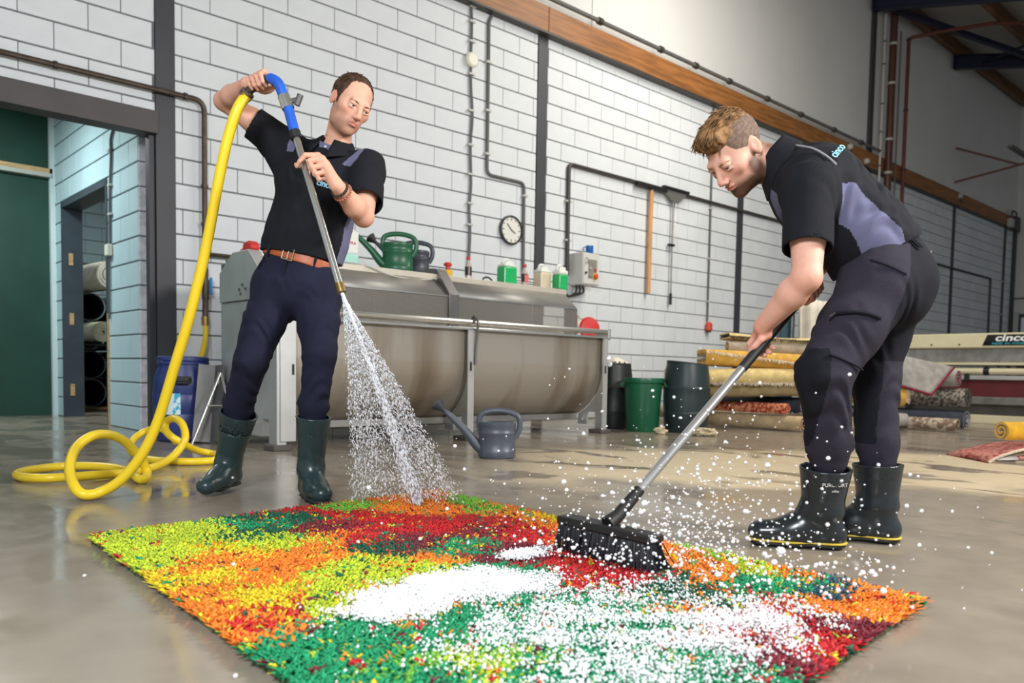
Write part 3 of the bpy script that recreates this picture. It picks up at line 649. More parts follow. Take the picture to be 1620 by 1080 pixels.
# ================================================================== TUBS AND BARRELS
bdark = M('dark_green_barrel', (38, 52, 54), .42, var=.1, vs=4); bgreen = M('green_tub', (24, 92, 62), .35, var=.08, vs=4); bblack = M('black_barrel', (34, 38, 38), .45, var=.1)
def keg(label, c, r, h, mat, tilt=0., group='dark rain barrels'):
    t = thing('rain_barrel', label, 'barrel', c, group)
    pf = [(r*.86, 0), (r*.90, .02), (r*.97, h*.25), (r*.985, h*.27), (r*.985, h*.29), (r*.965, h*.30), (r*1.0, h*.5), (r*.99, h*.60), (r*1.005, h*.615), (r*1.005, h*.64), (r*.98, h*.65), (r*.95, h*.82), (r*.87, h*.98)]
    B().lathe(pf, c, 36, cap=False).lathe([(0, .0), (r*.86, 0)], c, 36, cap=False).build('body', mat, t)
    b = B(); n = 36; P = []
    for k in range(n):
        a = 2*math.pi*k/n; x, y = math.cos(a)*r*.87, math.sin(a)*r*.87; lift = tilt*(-(x*RV.x+y*RV.y))
        P += [(c[0]+x, c[1]+y, c[2]+h*.975), (c[0]+x*1.01, c[1]+y*1.01, c[2]+h+lift)]
    b.add(P+[(c[0], c[1], c[2]+h-.01)], [(2*k, 2*((k+1) % n), 2*((k+1) % n)+1, 2*k+1) for k in range(n)]+[(2*k+1, 2*((k+1) % n)+1, 2*n) for k in range(n)])
    b.build('lid', mat, t)
    return t
def ctr(x, y, r): return (x+FV.x*r, y+FV.y*r, 0)
keg('black rain barrel half hidden behind the end of the steel trough', (6.21, 5.41, 0), .19, .655, bblack)
keg('dark green rain barrel nearest the stacked rugs', ctr(6.338, 4.569, .19), .226, .67, bdark, .10)
gt = thing('green_tub', 'bright green plastic tub with a wide rim between the two dark barrels', 'tub', ctr(6.03, 4.86, .16))
c = ctr(6.03, 4.86, .16)
B().lathe([(.150, 0), (.155, .01), (.182, .46), (.196, .47), (.200, .50), (.196, .515), (.184, .51), (.178, .45), (.148, .02), (0, .02)], c, 36, cap=False).lathe([(0, .0), (.15, 0)], c, 36, cap=False).build('body', bgreen, gt)
for s_ in (-1, 1):
    p = Vector(c)+RV*.19*s_; B().tube(round_path([p-FV*.05+Vector((0, 0, .47)), p-FV*.05+RV*.03*s_+Vector((0, 0, .43)), p+FV*.05+RV*.03*s_+Vector((0, 0, .43)), p+FV*.05+Vector((0, 0, .47))], .02), .012, 8).build('handle', bgreen, gt)
rope = M('cream_rope', (206, 190, 158), .9, var=.2, vs=30, bump=.4, bs=120)
def rope_heap(label, c, r, n, h):
    P = []
    for i in range(n):
        a = i*2.2; q = r*(.35+.65*random.random()); P.append((c[0]+q*math.cos(a)*RV.x+q*.5*math.sin(a)*FV.x, c[1]+q*math.cos(a)*RV.y+q*.5*math.sin(a)*FV.y, .014+h*random.random()))
    tag(B().tube(crom(P, 5), .013, 7).build('rope_heap', rope), label, 'rope')
rope_heap('heap of wet cream rope at the foot of the dark green barrel', (6.15, 4.28, 0), .16, 26, .05)
rope_heap('small cream rope end between the green tub and the barrel', (5.98, 4.62, 0), .07, 12, .06)
t = thing('white_cloth', 'white cloth hanging over the end of the machine hood', 'cloth', (5.6, 5.4, .95))
B().sheet(lambda u, v: (5.53+.09*u+.012*math.sin(9*v), 5.36+.05*math.sin(7*u+2*v), 1.10-.16*v+.02*math.cos(5*u)), 8, 8).build('fold', M('white_cloth', (226, 216, 200), .9, var=.1, vs=20), t, solid=.006)
B().lathe([(.0, 0), (.10, .0), (.115, .012), (.10, .03), (.03, .04), (0, .042)], (5.70, 5.30, .97), 28, (-.3, -1, .1), cap=False).build('red_disc', red_pl, mc)['label'] = 'round red disc behind the trough end'  # separate disc, only grouped under the machine
tag(B().sheet(lambda u, v: (6.11+.22*u, 5.33+.16*v, .665+.05*math.sin(3.1*u)*math.sin(3.1*v)+.01*math.sin(20*u+13*v)), 14, 10).build('foam_cloth', M('white_cloth', (226, 216, 200))), 'crumpled white cloth on top of the black barrel', 'cloth')
# ---- long yellow hose, coiled on the floor and rising to the lance
HOSE = [(1.377, 3.109, 1.595), (1.339, 3.113, 1.534), (1.312, 3.143, 1.419), (1.289, 3.179, 1.253), (1.261, 3.228, 1.011), (1.214, 3.278, 0.739), (1.173, 3.329, 0.538), (1.127, 3.383, 0.323), (1.081, 3.43, 0.187), (1.018, 3.482, 0.084), (0.954, 3.524, 0.034), (0.893, 3.526, 0.029), (0.871, 3.577, 0.06), (0.881, 3.682, 0.119), (0.934, 3.802, 0.187), (1.011, 3.871, 0.23), (1.087, 3.91, 0.233), (1.165, 3.944, 0.199), (1.24, 3.977, 0.12), (1.277, 3.992, 0.051), (1.252, 3.931, 0.021), (1.222, 3.931, 0.023), (1.253, 4.15, 0.027), (1.236, 4.346, 0.031), (1.159, 4.488, 0.032), (1.035, 4.563, 0.029), (0.897, 4.487, 0.027), (0.83, 4.384, 0.024), (0.835, 4.242, 0.024), (0.914, 4.14, 0.027), (1.072, 4.155, 0.025), (1.217, 4.184, 0.023), (1.378, 4.28, 0.025), (1.519, 4.45, 0.035), (1.613, 4.531, 0.081), (1.654, 4.539, 0.148), (1.664, 4.603, 0.217), (1.653, 4.686, 0.248), (1.639, 4.766, 0.233), (1.628, 4.774, 0.193), (1.638, 4.734, 0.153), (1.688, 4.71, 0.113), (1.812, 4.795, 0.053), (1.904, 4.803, 0.028), (1.888, 4.653, 0.027), (1.792, 4.495, 0.022), (1.665, 4.505, 0.021), (1.573, 4.608, 0.021), (1.521, 4.751, 0.022), (1.537, 5.054, 0.031), (1.578, 5.223, 0.056), (1.634, 5.311, 0.098), (1.703, 5.318, 0.138), (1.752, 5.205, 0.155), (1.799, 5.156, 0.102), (1.821, 5.133, 0.071)]
hz = thing('yellow_hose', 'long yellow hose looped on the wet floor and rising to the lance', 'hose', HOSE[12])
B().tube(crom(HOSE, 6), .0205, 12).build('tube', yel, hz)
# ================================================================== RUG ROLLS AND STACKS
def wool(name, rgb, rgb2=None, vs=14, var=.15, **k): return M(name, rgb, .95, rgb2=rgb2, vs=vs, var=var, bump=.5, bs=140, **k)
wl_beige = wool('beige_backing', (196, 172, 134)); wl_khaki = wool('khaki_backing', (150, 132, 92)); wl_yellow = wool('yellow_wool', (214, 166, 74))
wl_pale = wool('pale_yellow_wool', (222, 196, 132)); wl_grey = wool('grey_backing', (158, 152, 146)); wl_red = wool('dark_red_wool', (126, 30, 40))
wl_orient = wool('oriental_pattern', (170, 62, 44), (224, 150, 110), 26, lo=.48, hi=.54); wl_navy = wool('charcoal_wool', (62, 66, 78)); wl_pat = wool('beige_pattern', (186, 170, 150), (128, 106, 92), 17, lo=.5, hi=.55)
wl_speck = wool('speckled_wool', (150, 140, 126), (74, 70, 66), 34, lo=.45, hi=.55); wl_taupe = wool('taupe_backing', (168, 152, 132)); fringe_m = wool('fringe_wool', (216, 200, 176), var=.25, vs=60)
wl_wine = wool('wine_edge', (130, 24, 46)); wl_black = wool('black_wool', (46, 44, 46)); wl_gold = wool('gold_wool', (220, 168, 44)); wl_rust = wool('rust_pattern', (150, 66, 60), (196, 130, 116), 30, lo=.45, hi=.58)

def rug_roll(name, label, p0, p1, r, out, inn, turns=2.6, th=.018, squash=1., group='rolled rugs on the floor', edge=None, z_on=0):
    """a rug rolled to a spiral; p0 and p1 are the ends of the axis at floor level (z lifts it)"""
    t = thing(name, label, 'rug', p0, group)
    p0, p1 = Vector(p0), Vector(p1); ax = (p1-p0).normalized(); sd = Vector((0, 0, 1)).cross(ax).normalized(); up = Vector((0, 0, 1))
    n = int(turns*22); prof = []
    for i in range(n+1):
        a = 2*math.pi*turns*i/n; q = (r-.5*th)-(r*.80)*(i/n)**1.1
        prof.append((math.cos(-a-2.2)*q, math.sin(-a-2.2)*q*squash))
    def strip(o0, o1, mat, nm, par):
        b = B(); P = []; m = 5
        for j in range(m+1):
            for k, (y, z) in enumerate(prof):
                l = math.hypot(y, z) or 1; jit = 1+.02*math.sin(3*j+.4*k)
                c = p0+(p1-p0)*(j/m)+up*r*squash
                for o in (o0, o1): P.append(c+sd*(y+y/l*o)*jit+up*(z+z/l*o)*jit)
        w2 = 2*len(prof); F = []
        for j in range(m):
            for k in range(len(prof)-1):
                a = j*w2+2*k; F += [(a, a+2, a+w2+2, a+w2), (a+1, a+w2+1, a+w2+3, a+3)]
        for j in (0, m):
            for k in range(len(prof)-1): a = j*w2+2*k; F.append((a, a+1, a+3, a+2))
        b.add(P, F); return b.build(nm, mat, par, ang=60)
    strip(0, th*.5, out, 'backing', t); strip(-th*.5, 0, inn, 'pile', t)
    return t
def fringe(p, dirv, along, n, length, par, mat=None, droop=.4):
    b = B(); al = Vector(along); dv = Vector(dirv)
    for i in range(n):
        q = Vector(p)+al*(i/n)+Vector((0, 0, random.uniform(-.004, .004))); d = (dv+Vector((random.uniform(-.3, .3), random.uniform(-.3, .3), -droop+random.uniform(-.3, .3)))).normalized()*length
        b.tube([q, q+d*.5, q+d+Vector((0, 0, -.01))], [.005, .005, .002], 4)
    return tag(b.build('fringe', mat or fringe_m, par), kind='stuff')
def folded(name, label, a0, a1, b0, depth, z0, h, out, inn, fr=None, slope=0., wav=.012, group='folded rugs in the stack', lift=None):
    """a rug folded once towards the camera: two layers joined by a rounded fold"""
    t = thing(name, label, 'rug', W((a0+a1)/2, b0+depth/2, z0), group); th = h*.42
    def prof(off, k):
        P = []
        for i in range(7): P.append((depth-(depth-h*.5)*i/6, h-off))
        for i in range(1, 10):
            a = math.pi/2+math.pi*i/10; P.append((h*.5+math.cos(a)*(h*.5-off), h*.5+math.sin(a)*(h*.5-off)))
        for i in range(7): P.append((h*.5+(depth-h*.5)*i/6, off))
        return P
    for off0, off1, mat, nm in ((0, th*.5, out, 'backing'), (th*.5, th, inn, 'pile')):
        A, Bp = prof(off0, 0), prof(off1, 0); m = len(A); N = 16; P = []
        for j in range(N+1):
            u = j/N; a = a0+(a1-a0)*u; dz = slope*u+wav*math.sin(7*u+z0*9)+(lift(u) if lift else 0); db = .02*math.sin(5*u+z0*20)
            for (y, z) in A: P.append(W(a, b0+y+db, z0+z+dz))
            for (y, z) in Bp: P.append(W(a, b0+y+db, z0+z+dz))
        F = []; w2 = 2*m
        for j in range(N):
            for k in range(m-1):
                q = j*w2+k; F += [(q, q+1, q+w2+1, q+w2), (q+m, q+w2+m, q+w2+m+1, q+m+1)]
        for j in (0, N):
            for k in range(m-1): q = j*w2+k; F.append((q, q+m, q+m+1, q+1))
        B().add(P, F).build(nm, mat, t, ang=60)
    return t
# middle stack, bottom to top (a: along the wall of the picture, b: depth)
rug_roll('rug_roll', 'beige backed roll with dark red inside at the bottom of the middle stack', W(1.55, 9.365, 0), W(2.7, 8.1, 0), .085, wl_beige, wl_red, 2.0)
rug_roll('rug_roll', 'plain taupe roll lying behind the bottom rolls of the middle stack', W(1.6, 10.385, 0), W(3.35, 8.46, 0), .08, wl_taupe, wl_beige, 2.2)
rug_roll('rug_roll', 'red oriental patterned roll with red spiral end in the middle stack', W(1.6, 9.256, 0.165), W(2.56, 8.2, 0.165), .062, wl_orient, wl_red, 2.4)
rug_roll('rug_roll', 'charcoal roll with a black and white striped end in the middle stack', W(1.7, 9.63, 0.17), W(2.8, 8.42, 0.17), .088, wl_navy, fringe_m, 3.6, th=.02)
folded('folded_rug', 'dark khaki folded rug under the pale yellow one', 1.5, 3.3, 8.26, .55, .345, .125, wl_khaki, wl_taupe)
f2 = folded('folded_rug', 'thick pale yellow folded rug with fringe in the middle stack', 1.40, 3.3, 8.22, .6, .468, .155, wl_pale, wl_beige)
fringe(W(1.40, 8.25, .500), tuple(-FV), RV*1.9, 260, .05, f2, droop=.9)
f3 = folded('folded_rug', 'golden yellow rug with a braided fringe, its left corner pointing at the red socket', 1.74, 3.3, 8.28, .5, .615, .165, wl_yellow, wl_khaki, wav=.006, lift=lambda u: .045*(1-u)**2)
fringe(W(1.74, 8.27, .80), tuple((-FV-RV*.2)), RV*1.4+Vector((0, 0, -.16)), 200, .05, f3, droop=.3)
rug_roll('rug_roll', 'grey beige roll with dark fringed edge on top of the middle stack', W(1.98, 8.44, 0.775), W(3.2, 8.50, 0.765), .085, wl_taupe, wl_pale, 2.0, squash=.85)
f4 = folded('folded_rug', 'pale cream rug sloping over the top of the middle stack', 2.0, 3.3, 8.42, .45, .93, .06, wl_pale, wl_black, slope=-.06)
fringe(W(2.0, 8.42, .965), tuple(-FV), RV*1.3+Vector((0, 0, -.06)), 150, .04, f4, wl_black, .5)
folded('folded_rug', 'pale pink rug lying behind the green tub and dark barrel', 1.15, 1.62, 8.5, .4, .40, .10, wl_pale, wl_beige)
# right stack behind the bending man's legs
rug_roll('rug_roll', 'dark slate roll wrapped in clear plastic at the bottom of the right stack', W(3.4, 10.468, 0), W(4.78, 8.95, 0), .125, wl_navy, M('plastic_wrap', (176, 178, 182), .2), 2.4, squash=.92)
rug_roll('rug_roll', 'speckled grey roll with a dark spiral end in the right stack', W(3.6, 10.248, 0.235), W(4.78, 8.95, 0.235), .118, wl_speck, wl_black, 3.4, th=.026)
rug_roll('rug_roll', 'wine red roll with grey backing on top of the right stack', W(3.5, 10.309, 0.46), W(4.69, 9, 0.46), .105, wl_grey, wl_wine, 3.0, th=.022)
fl_ = thing('rug_flap', 'grey backed rug with wine red border draped in a triangle over the right stack', 'rug', W(4.1, 9.0, .4))
C1, C2, C3, C4 = (Vector(W(*q)) for q in ((3.55, 8.86, .60), (4.30, 8.80, .385), (4.60, 8.93, .69), (3.80, 8.96, .86)))
def flap(u, v, e=0.):
    p = (C1*(1-u)+C2*u)*(1-v)+(C4*(1-u)+C3*u)*v; return p-FV*(.05*math.sin(math.pi*v)*math.sin(math.pi*min(u+.2, 1)))-FV*e
B().sheet(lambda u, v: flap(u, v), 14, 10).build('backing', wl_grey, fl_, solid=.012)
B().tube([flap(i/14, 0) for i in range(15)]+[flap(1, j/10) for j in range(1, 11)], .013, 8).build('border', wl_wine, fl_)
f5 = folded('folded_rug', 'golden folded rug with fringed end behind the knees of the bending man', 3.45, 4.05, 8.85, .4, .30, .22, wl_yellow, wl_khaki, slope=-.05)
fringe(W(4.05, 8.86, .30), tuple(RV), Vector((0, 0, .18)), 60, .05, f5, droop=.2)
f6 = folded('folded_rug', 'small grey rug with wine red edge lying low behind the boots', 3.5, 4.02, 8.70, .35, .06, .14, wl_grey, wl_wine, slope=-.03)
rug_roll('rug_roll', 'beige flower patterned roll with open end in front of the right stack', W(3.8, 9.246, 0), W(4.46, 8.52, 0), .082, wl_pat, wl_khaki, 1.2)
# right edge of the picture
er = thing('red_rug', 'rust red patterned rug folded on the floor at the right edge', 'rug', W(3.2, 5.5, 0))
def rr(u, v):
    x = 3.02+1.1*u; y = 5.36+.55*v-.10*u; z = .006+.115*min(1, (u*3.2))**.7*(1-.25*v)+.008*math.sin(9*u+4*v)
    return W(x, y, z)
B().sheet(rr, 22, 14).build('pile', wl_rust, er, solid=.02)
B().tube([rr(i/22, 0) for i in range(23)], .010, 6).build('edge', fringe_m, er)
def under(u, v, t): p = rr(u, v); return (p[0], p[1], .004+(p[2]-.004)*t)
for k in range(3): B().sheet(lambda u, v, t=.05+.3*k: (lambda p: (p[0]+FV.x*.012*(k+1), p[1]+FV.y*.012*(k+1), p[2]))(under(.02+.98*u, v, t)), 22, 6).build('folded_layer', wl_rust if k % 2 else wl_taupe, er, solid=.024)
B().add([W(3.07, 5.34, .022), W(3.20, 5.325, .03), W(3.20, 5.36, .055), W(3.08, 5.40, .045)], [(0, 1, 2, 3)]).build('label', clip_mat, er, solid=.002)
rug_roll('rug_roll', 'golden yellow roll on top of the rust red rug at the right edge', W(3.17, 5.50, .135), W(4.1, 5.75, .135), .072, wl_gold, wl_beige, 2.2)
# hanging cloth and teal case behind the bending man
t = thing('fabric_sack', 'tall cream cloth sack standing behind the forearm of the bending man', 'sack', W(3.25, 9.7, 0))
B().sheet(lambda u, v: W(3.12+.34*u+.10*(1-v)*(.5-u), 9.68-.10*math.sin(math.pi*u)+.02*math.sin(17*u), .0+1.46*v+.02*math.sin(6*u)), 24, 12).build('cloth', M('cream_cloth', (214, 206, 190), .9, var=.08), t, solid=.01)
B().sheet(lambda u, v: W(3.12+.34*u+.10*(1-v)*(.5-u), 9.72+.10*math.sin(math.pi*u), .0+1.46*v), 12, 6).build('back_cloth', MATS['cream_cloth'], t, solid=.01)
t = thing('teal_case', 'dark teal case standing behind the rug stack', 'case', W(3.05, 9.9, 0))
B().box((8.95, 5.05, 0), (9.12, 5.22, 1.32), RZ, .01).build('body', M('teal_plastic', (22, 66, 78), .4), t)
B().tube([W(3.07, 9.78, .9), W(3.07, 9.78, 1.36)], .012, 6).build('handle', steel, t)

# ================================================================== RUG ROLLING MACHINE
beige = M('beige_enamel', (214, 204, 170), .4, var=.05, vs=3)
rm = thing('rug_centrifuge', 'long low beige and steel rug machine with a black sign at the right', 'machine', (11.6, 2.5, 0))
y0, y1 = -1.5, 4.95
B().prism([(y0, 0), (y1, 0), (y1, 0), (y0, 0)], 0, 0) if False else None
def bx(nm, m, x0, x1, z0, z1, par=rm, bev=.006, ya=y0, yb=y1): return B().box((x0, ya, z0), (x1, yb, z1)).build(nm, m, par, bev=bev)
tc = bx('top_cover', beige, 11.38, 12.2, .97, 1.165, bev=.02)
bx('steel_panel', steel, 11.46, 12.1, .785, .97)
bx('lower_lip', beige, 11.38, 12.15, .752, .785)
rl = B().tube([(11.44, y0, .675), (11.44, y1-.1, .675)], .045, 16).build('roller', beige, rm)
for y in (4.2, 3.62, 3.05, 2.4, 1.7, 1.0): B().tube([(11.44, y-.035, .675), (11.44, y+.035, .675)], .050, 16).build('ring', rubber, rl)
bx('grey_bar', steel_lt, 11.42, 11.6, .565, .62)
for y in (3.85, 2.7): B().box((11.40, y-.03, .55), (11.43, y+.03, .64)).build('bracket', rubber, rm)
bx('red_belt', M('dark_red_belt', (92, 20, 26), .6, var=.1), 11.46, 12.1, .345, .565)
bx('lower_panel', steel, 11.42, 12.1, .25, .345)
bx('chassis', steel_dk, 11.60, 12.0, .0, .25)
bx('plinth', beige, 11.40, 12.1, .0, .11)
for y in (4.7, 2.2): B().box((11.44, y-.06, .10), (11.6, y+.06, .26)).build('leg', steel_dk, rm)
sg = B().add([(11.372, 3.67, 1.005), (11.372, 2.2, 1.005), (11.372, 2.2, 1.14), (11.372, 3.615, 1.14)], [(0, 1, 2, 3)]).build('sign', M('sign_black', (28, 28, 30), .4), rm, solid=.004)
text('sign_lettering', 'cinco', .122, M('sign_white', (240, 240, 240), .5), sg, (11.366, 3.525, 1.060), (0, -1, 0), (0, -.25, 1), bold=.003, wide=1.45)
text('sign_small_lettering', 'tapijt en meubelreiniging', .05, M('sign_cyan', (70, 180, 200), .5), sg, (11.366, 3.560, 1.018), (0, -1, 0), (0, -.12, 1), wide=1.3)
for y in (4.7, 4.3, 3.95): B().lathe([(.012, 0), (.012, .006)], (11.38, y, 1.02), 8, (-1, 0, 0)).build('screw', rubber, tc)

# ---- rolls and tubes in the store room
tube_m = M('tube_slate', (58, 70, 80), .5, var=.1); tube_edge = M('tube_edge', (150, 160, 164), .5)
for i, (z, lab) in enumerate(((.20, 'lowest large dark tube on the store rack'), (.545, 'second large dark tube up on the store rack'), (.90, 'third large dark tube, behind the rolled felt'), (1.25, 'topmost large dark tube under the rolled carpet'))):
    for j, x in enumerate((2.88, 3.24)):
        t = thing('storage_tube', lab+(', nearer the door' if j == 0 else ', further in'), 'tube', (x, 11.0, z), 'dark storage tubes in the store room')
        B().lathe([(.172, 0), (.172, 1.6), (.160, 1.6), (.160, .0)], (x, 11.0, z), 30, (0, 1, 0), cap=False).build('shell', tube_m, t)
        B().lathe([(.172, -.004), (.172, .004), (.160, .004), (.160, -.004), (.172, -.004)], (x, 11.0, z), 30, (0, 1, 0), cap=False).build('rim', tube_edge, t)
        B().lathe([(.16, 0), (.16, .01)], (x, 12.5, z), 30, (0, 1, 0)).build('back_cap', rubber, t)
tag(B().box((2.5, 10.9, .0), (3.6, 12.6, .025)).build('tube_rack', raw_wood), 'low wooden board under the dark tubes', 'rack')
rug_roll('carpet_roll', 'large cream carpet roll on top of the storage tubes', (2.98, 10.5, 1.42), (2.80, 12.2, 1.42), .185, wool('cream_carpet', (206, 200, 180)), wool('cream_pile', (222, 218, 200)), 4.0, .03, group='rolls in the store room')
rug_roll('carpet_roll', 'pale green felt roll lying in front of the tubes', (2.80, 10.2, .79), (2.84, 10.98, .80), .13, wool('felt_green', (190, 188, 158)), wool('felt_pale', (206, 204, 178)), 4.0, .024, group='rolls in the store room')
tag(B().box((2.55, 10.2, .76), (3.1, 10.99, .785)).box((2.55, 10.2, 0), (2.58, 10.99, .76)).box((3.07, 10.2, 0), (3.1, 10.99, .76)).build('roll_shelf', rubber), 'dark shelf carrying the felt roll', 'shelf')
# ================================================================== SCULPTING: smooth distance fields turned into meshes
V3 = lambda *a: np.array(a, float)
def nrm(v): v = np.asarray(v, float); return v/np.linalg.norm(v)
class Sculpt:
    def __init__(s): s.p = []; s.disp = None; s.cuts = []
    def cap(s, a, b, ra, rb=None, k=.02, flat=None, op='u'):
        s.p.append(('cap', np.array(a, float), np.array(b, float), ra, ra if rb is None else rb, k, op, None if flat is None else (nrm(flat[0]), flat[1]))); return s
    def ell(s, c, r, k=.02, R=None, op='u'):
        s.p.append(('ell', np.array(c, float), np.array(r, float), None if R is None else np.array(R, float), 0, k, op, None)); return s
    def cyl(s, a, b, ra, rb, k=.01, op='u', flat=None):
        s.p.append(('cyl', np.array(a, float), np.array(b, float), ra, rb, k, op, None if flat is None else (nrm(flat[0]), flat[1]))); return s
    def chain(s, pts, rs, k=.015, flat=None):
        for a, b, ra, rb in zip(pts, pts[1:], rs, rs[1:]): s.cap(a, b, ra, rb, k, flat)
        return s
    def cut(s, p, n): s.cuts.append((np.array(p, float), nrm(n))); return s      # keep the side the normal points to
    @staticmethod
    def one(q, P):
        kind = q[0]
        if kind == 'ell':
            v = P-q[1]
            if q[3] is not None: v = v@q[3].T          # rows of R: local axes
            k0 = np.sqrt(((v/q[2])**2).sum(-1)); k1 = np.sqrt(((v/q[2]**2)**2).sum(-1))
            return k0*(k0-1)/np.maximum(k1, 1e-6)
        a, b, ra, rb = q[1:5]; ba = b-a; l2 = max(float(ba@ba), 1e-9); v = P-a; t = (v@ba)/l2
        tc = np.clip(t, 0, 1); w = v-tc[..., None]*ba
        if q[7] is not None:
            n, sc = q[7]; wn = w@n; w2 = (w*w).sum(-1)-wn*wn+(wn/sc)**2
        else: sc = 1.; w2 = (w*w).sum(-1)
        if kind == 'cap': return (np.sqrt(np.maximum(w2, 0))-(ra+(rb-ra)*tc))*(.5+.5*sc)
        L = math.sqrt(l2); ax = np.abs(t-.5)*L-.5*L
        w = v-t[..., None]*ba
        w2 = (w*w).sum(-1)
        if q[7] is not None: n, sc = q[7]; wn = w@n; w2 = w2-wn*wn+(wn/sc)**2
        rad = np.sqrt(np.maximum(w2, 0))-(ra+(rb-ra)*np.clip(t, -.3, 1.3))
        e = .004
        x, y = rad+e, ax+e
        return np.minimum(np.maximum(x, y), 0)+np.sqrt(np.maximum(x, 0)**2+np.maximum(y, 0)**2)-e
    @staticmethod
    def comb(d, e, k, op):
        if op == 'u':
            h = np.clip(.5+.5*(d-e)/k, 0, 1); return d*(1-h)+e*h-k*h*(1-h)
        h = np.clip(.5-.5*(d+e)/k, 0, 1); return d*(1-h)-e*h+k*h*(1-h)
    def bound(s, q):
        if q[0] == 'ell': return q[1], float(q[2].max())
        c = (q[1]+q[2])/2; return c, float(np.linalg.norm(q[2]-q[1])/2+max(q[3], q[4]))
    def eval(s, P):
        d = np.full(P.shape[:-1], 1.)
        for q in s.p: d = s.comb(d, s.one(q, P), q[5], q[6])
        return d
    def mesh(s, vox):
        lo = np.min([s.bound(q)[0]-s.bound(q)[1] for q in s.p if q[6] == 'u'], 0)-.03; hi = np.max([s.bound(q)[0]+s.bound(q)[1] for q in s.p if q[6] == 'u'], 0)+.03
        bs = 8*vox; nb = np.ceil((hi-lo)/bs).astype(int)+1
        I = np.stack(np.meshgrid(*[np.arange(n) for n in nb], indexing='ij'), -1).reshape(-1, 3)
        C = lo+(I+.5)*bs
        keep = np.abs(s.eval(C)) < bs*.87*1.15+.02
        I = I[keep]; C = C[keep]
        g = np.arange(9)*vox; off = np.stack(np.meshgrid(g, g, g, indexing='ij'), -1).reshape(-1, 3)
        d = np.full((len(I), 729), 1.); base = lo+I*bs
        for q in s.p:
            c, r = s.bound(q); sel = np.nonzero(np.linalg.norm(C-c, axis=1) < r+bs*.9+q[5]+.02)[0]
            if len(sel) == 0: continue
            P = base[sel][:, None, :]+off[None]
            d[sel] = s.comb(d[sel], s.one(q, P), q[5], q[6])
        P = base[:, None, :]+off[None]
        if s.disp is not None: d = d+s.disp(P)
        for p, n in s.cuts: d = np.maximum(d, -((P-p)@n))
        D = d.reshape(-1, 9, 9, 9); sg = D < 0
        cnt = np.zeros((len(I), 8, 8, 8), np.int8)
        cor = [(i, j, k) for i in (0, 1) for j in (0, 1) for k in (0, 1)]
        for i, j, k in cor: cnt += sg[:, i:i+8, j:j+8, k:k+8]
        b, i, j, k = np.nonzero((cnt > 0) & (cnt < 8))
        vals = np.stack([D[b, i+x, j+y, k+z] for x, y, z in cor], 1)
        acc = np.zeros((len(b), 3)); num = np.zeros(len(b)); cf = np.array(cor, float)
        for m in range(8):
            for n in range(m+1, 8):
                if np.abs(cf[m]-cf[n]).sum() != 1: continue
                a_, b_ = vals[:, m], vals[:, n]; x = (a_ < 0) != (b_ < 0)
                t = np.where(x, a_/np.where(x, a_-b_, 1), 0)
                acc += np.where(x[:, None], cf[m]+t[:, None]*(cf[n]-cf[m]), 0); num += x
        gi = I[b]*8+np.stack([i, j, k], 1)
        verts = lo+(gi+acc/num[:, None])*vox
        N = nb*8+2
        ident = lambda G: (G[:, 0].astype(np.int64)*N[1]+G[:, 1])*N[2]+G[:, 2]
        ids = ident(gi); order = np.argsort(ids); sid = ids[order]
        quads = []
        for ax in range(3):
            sl0 = [slice(None)]+[slice(0, 8)]*3; sl1 = list(sl0); sl1[ax+1] = slice(1, 9)
            s0, s1 = sg[tuple(sl0)], sg[tuple(sl1)]
            b, i, j, k = np.nonzero(s0 != s1)
            G = I[b]*8+np.stack([i, j, k], 1); flip = s0[b, i, j, k]
            u, v = [x for x in range(3) if x != ax]; eu = np.zeros(3, int); ev = np.zeros(3, int); eu[u] = 1; ev[v] = 1
            Q = []; ok = np.ones(len(b), bool)
            for o in (-eu-ev, -ev, 0*eu, -eu):
                q = ident(G+o); pos = np.clip(np.searchsorted(sid, q), 0, len(sid)-1); ok &= sid[pos] == q; Q.append(order[pos])
            Q = np.stack(Q, 1); fl = flip if ax != 1 else ~flip
            Q[~fl] = Q[~fl][:, ::-1]; quads.append(Q[ok])
        return verts, np.concatenate(quads)

def np_mesh(name, verts, quads, mat, parent, smooth=True, tint=None):
    me = bpy.data.meshes.new(name); rt = parent
    while rt is not None and rt.parent: rt = rt.parent
    v = verts-np.array(rt.location) if rt is not None else verts
    used = np.unique(quads); remap = np.zeros(len(v), np.int64); remap[used] = np.arange(len(used)); v = v[used]; quads = remap[quads]
    n = quads.shape[1]
    me.vertices.add(len(v)); me.vertices.foreach_set('co', v.astype(np.float32).ravel())
    me.loops.add(quads.size); me.loops.foreach_set('vertex_index', quads.astype(np.int32).ravel())
    me.polygons.add(len(quads)); me.polygons.foreach_set('loop_start', np.arange(0, quads.size, n, dtype=np.int32))
    me.update(calc_edges=True)
    if smooth: me.polygons.foreach_set('use_smooth', np.ones(len(quads), bool))
    if tint is not None:
        at = me.attributes.new('tint', 'FLOAT_COLOR', 'POINT'); c = np.ones((len(used), 4), np.float32); c[:, :3] = tint[used]; at.data.foreach_set('color', c.ravel())
    me.materials.append(mat); o = bpy.data.objects.new(name, me); COL.objects.link(o)
    if parent is not None: o.parent = parent
    return o
def split(name, V, Q, mat, parent, parts=()):
    """parts: (name, material, mask function of face centres, label); the rest is the main piece"""
    c = V[Q].mean(1); rest = np.ones(len(Q), bool); out = []
    sel = []
    for nm, m, f, lab in parts:
        k = f(c) & rest; rest &= ~k; sel.append((nm, m, k, lab))
    main = np_mesh(name, V, Q[rest], mat, parent)
    for nm, m, k, lab in sel:
        if k.sum() > 8:
            o = np_mesh(nm, V, Q[k], m, main)
            if lab: o['label'] = lab
    return main

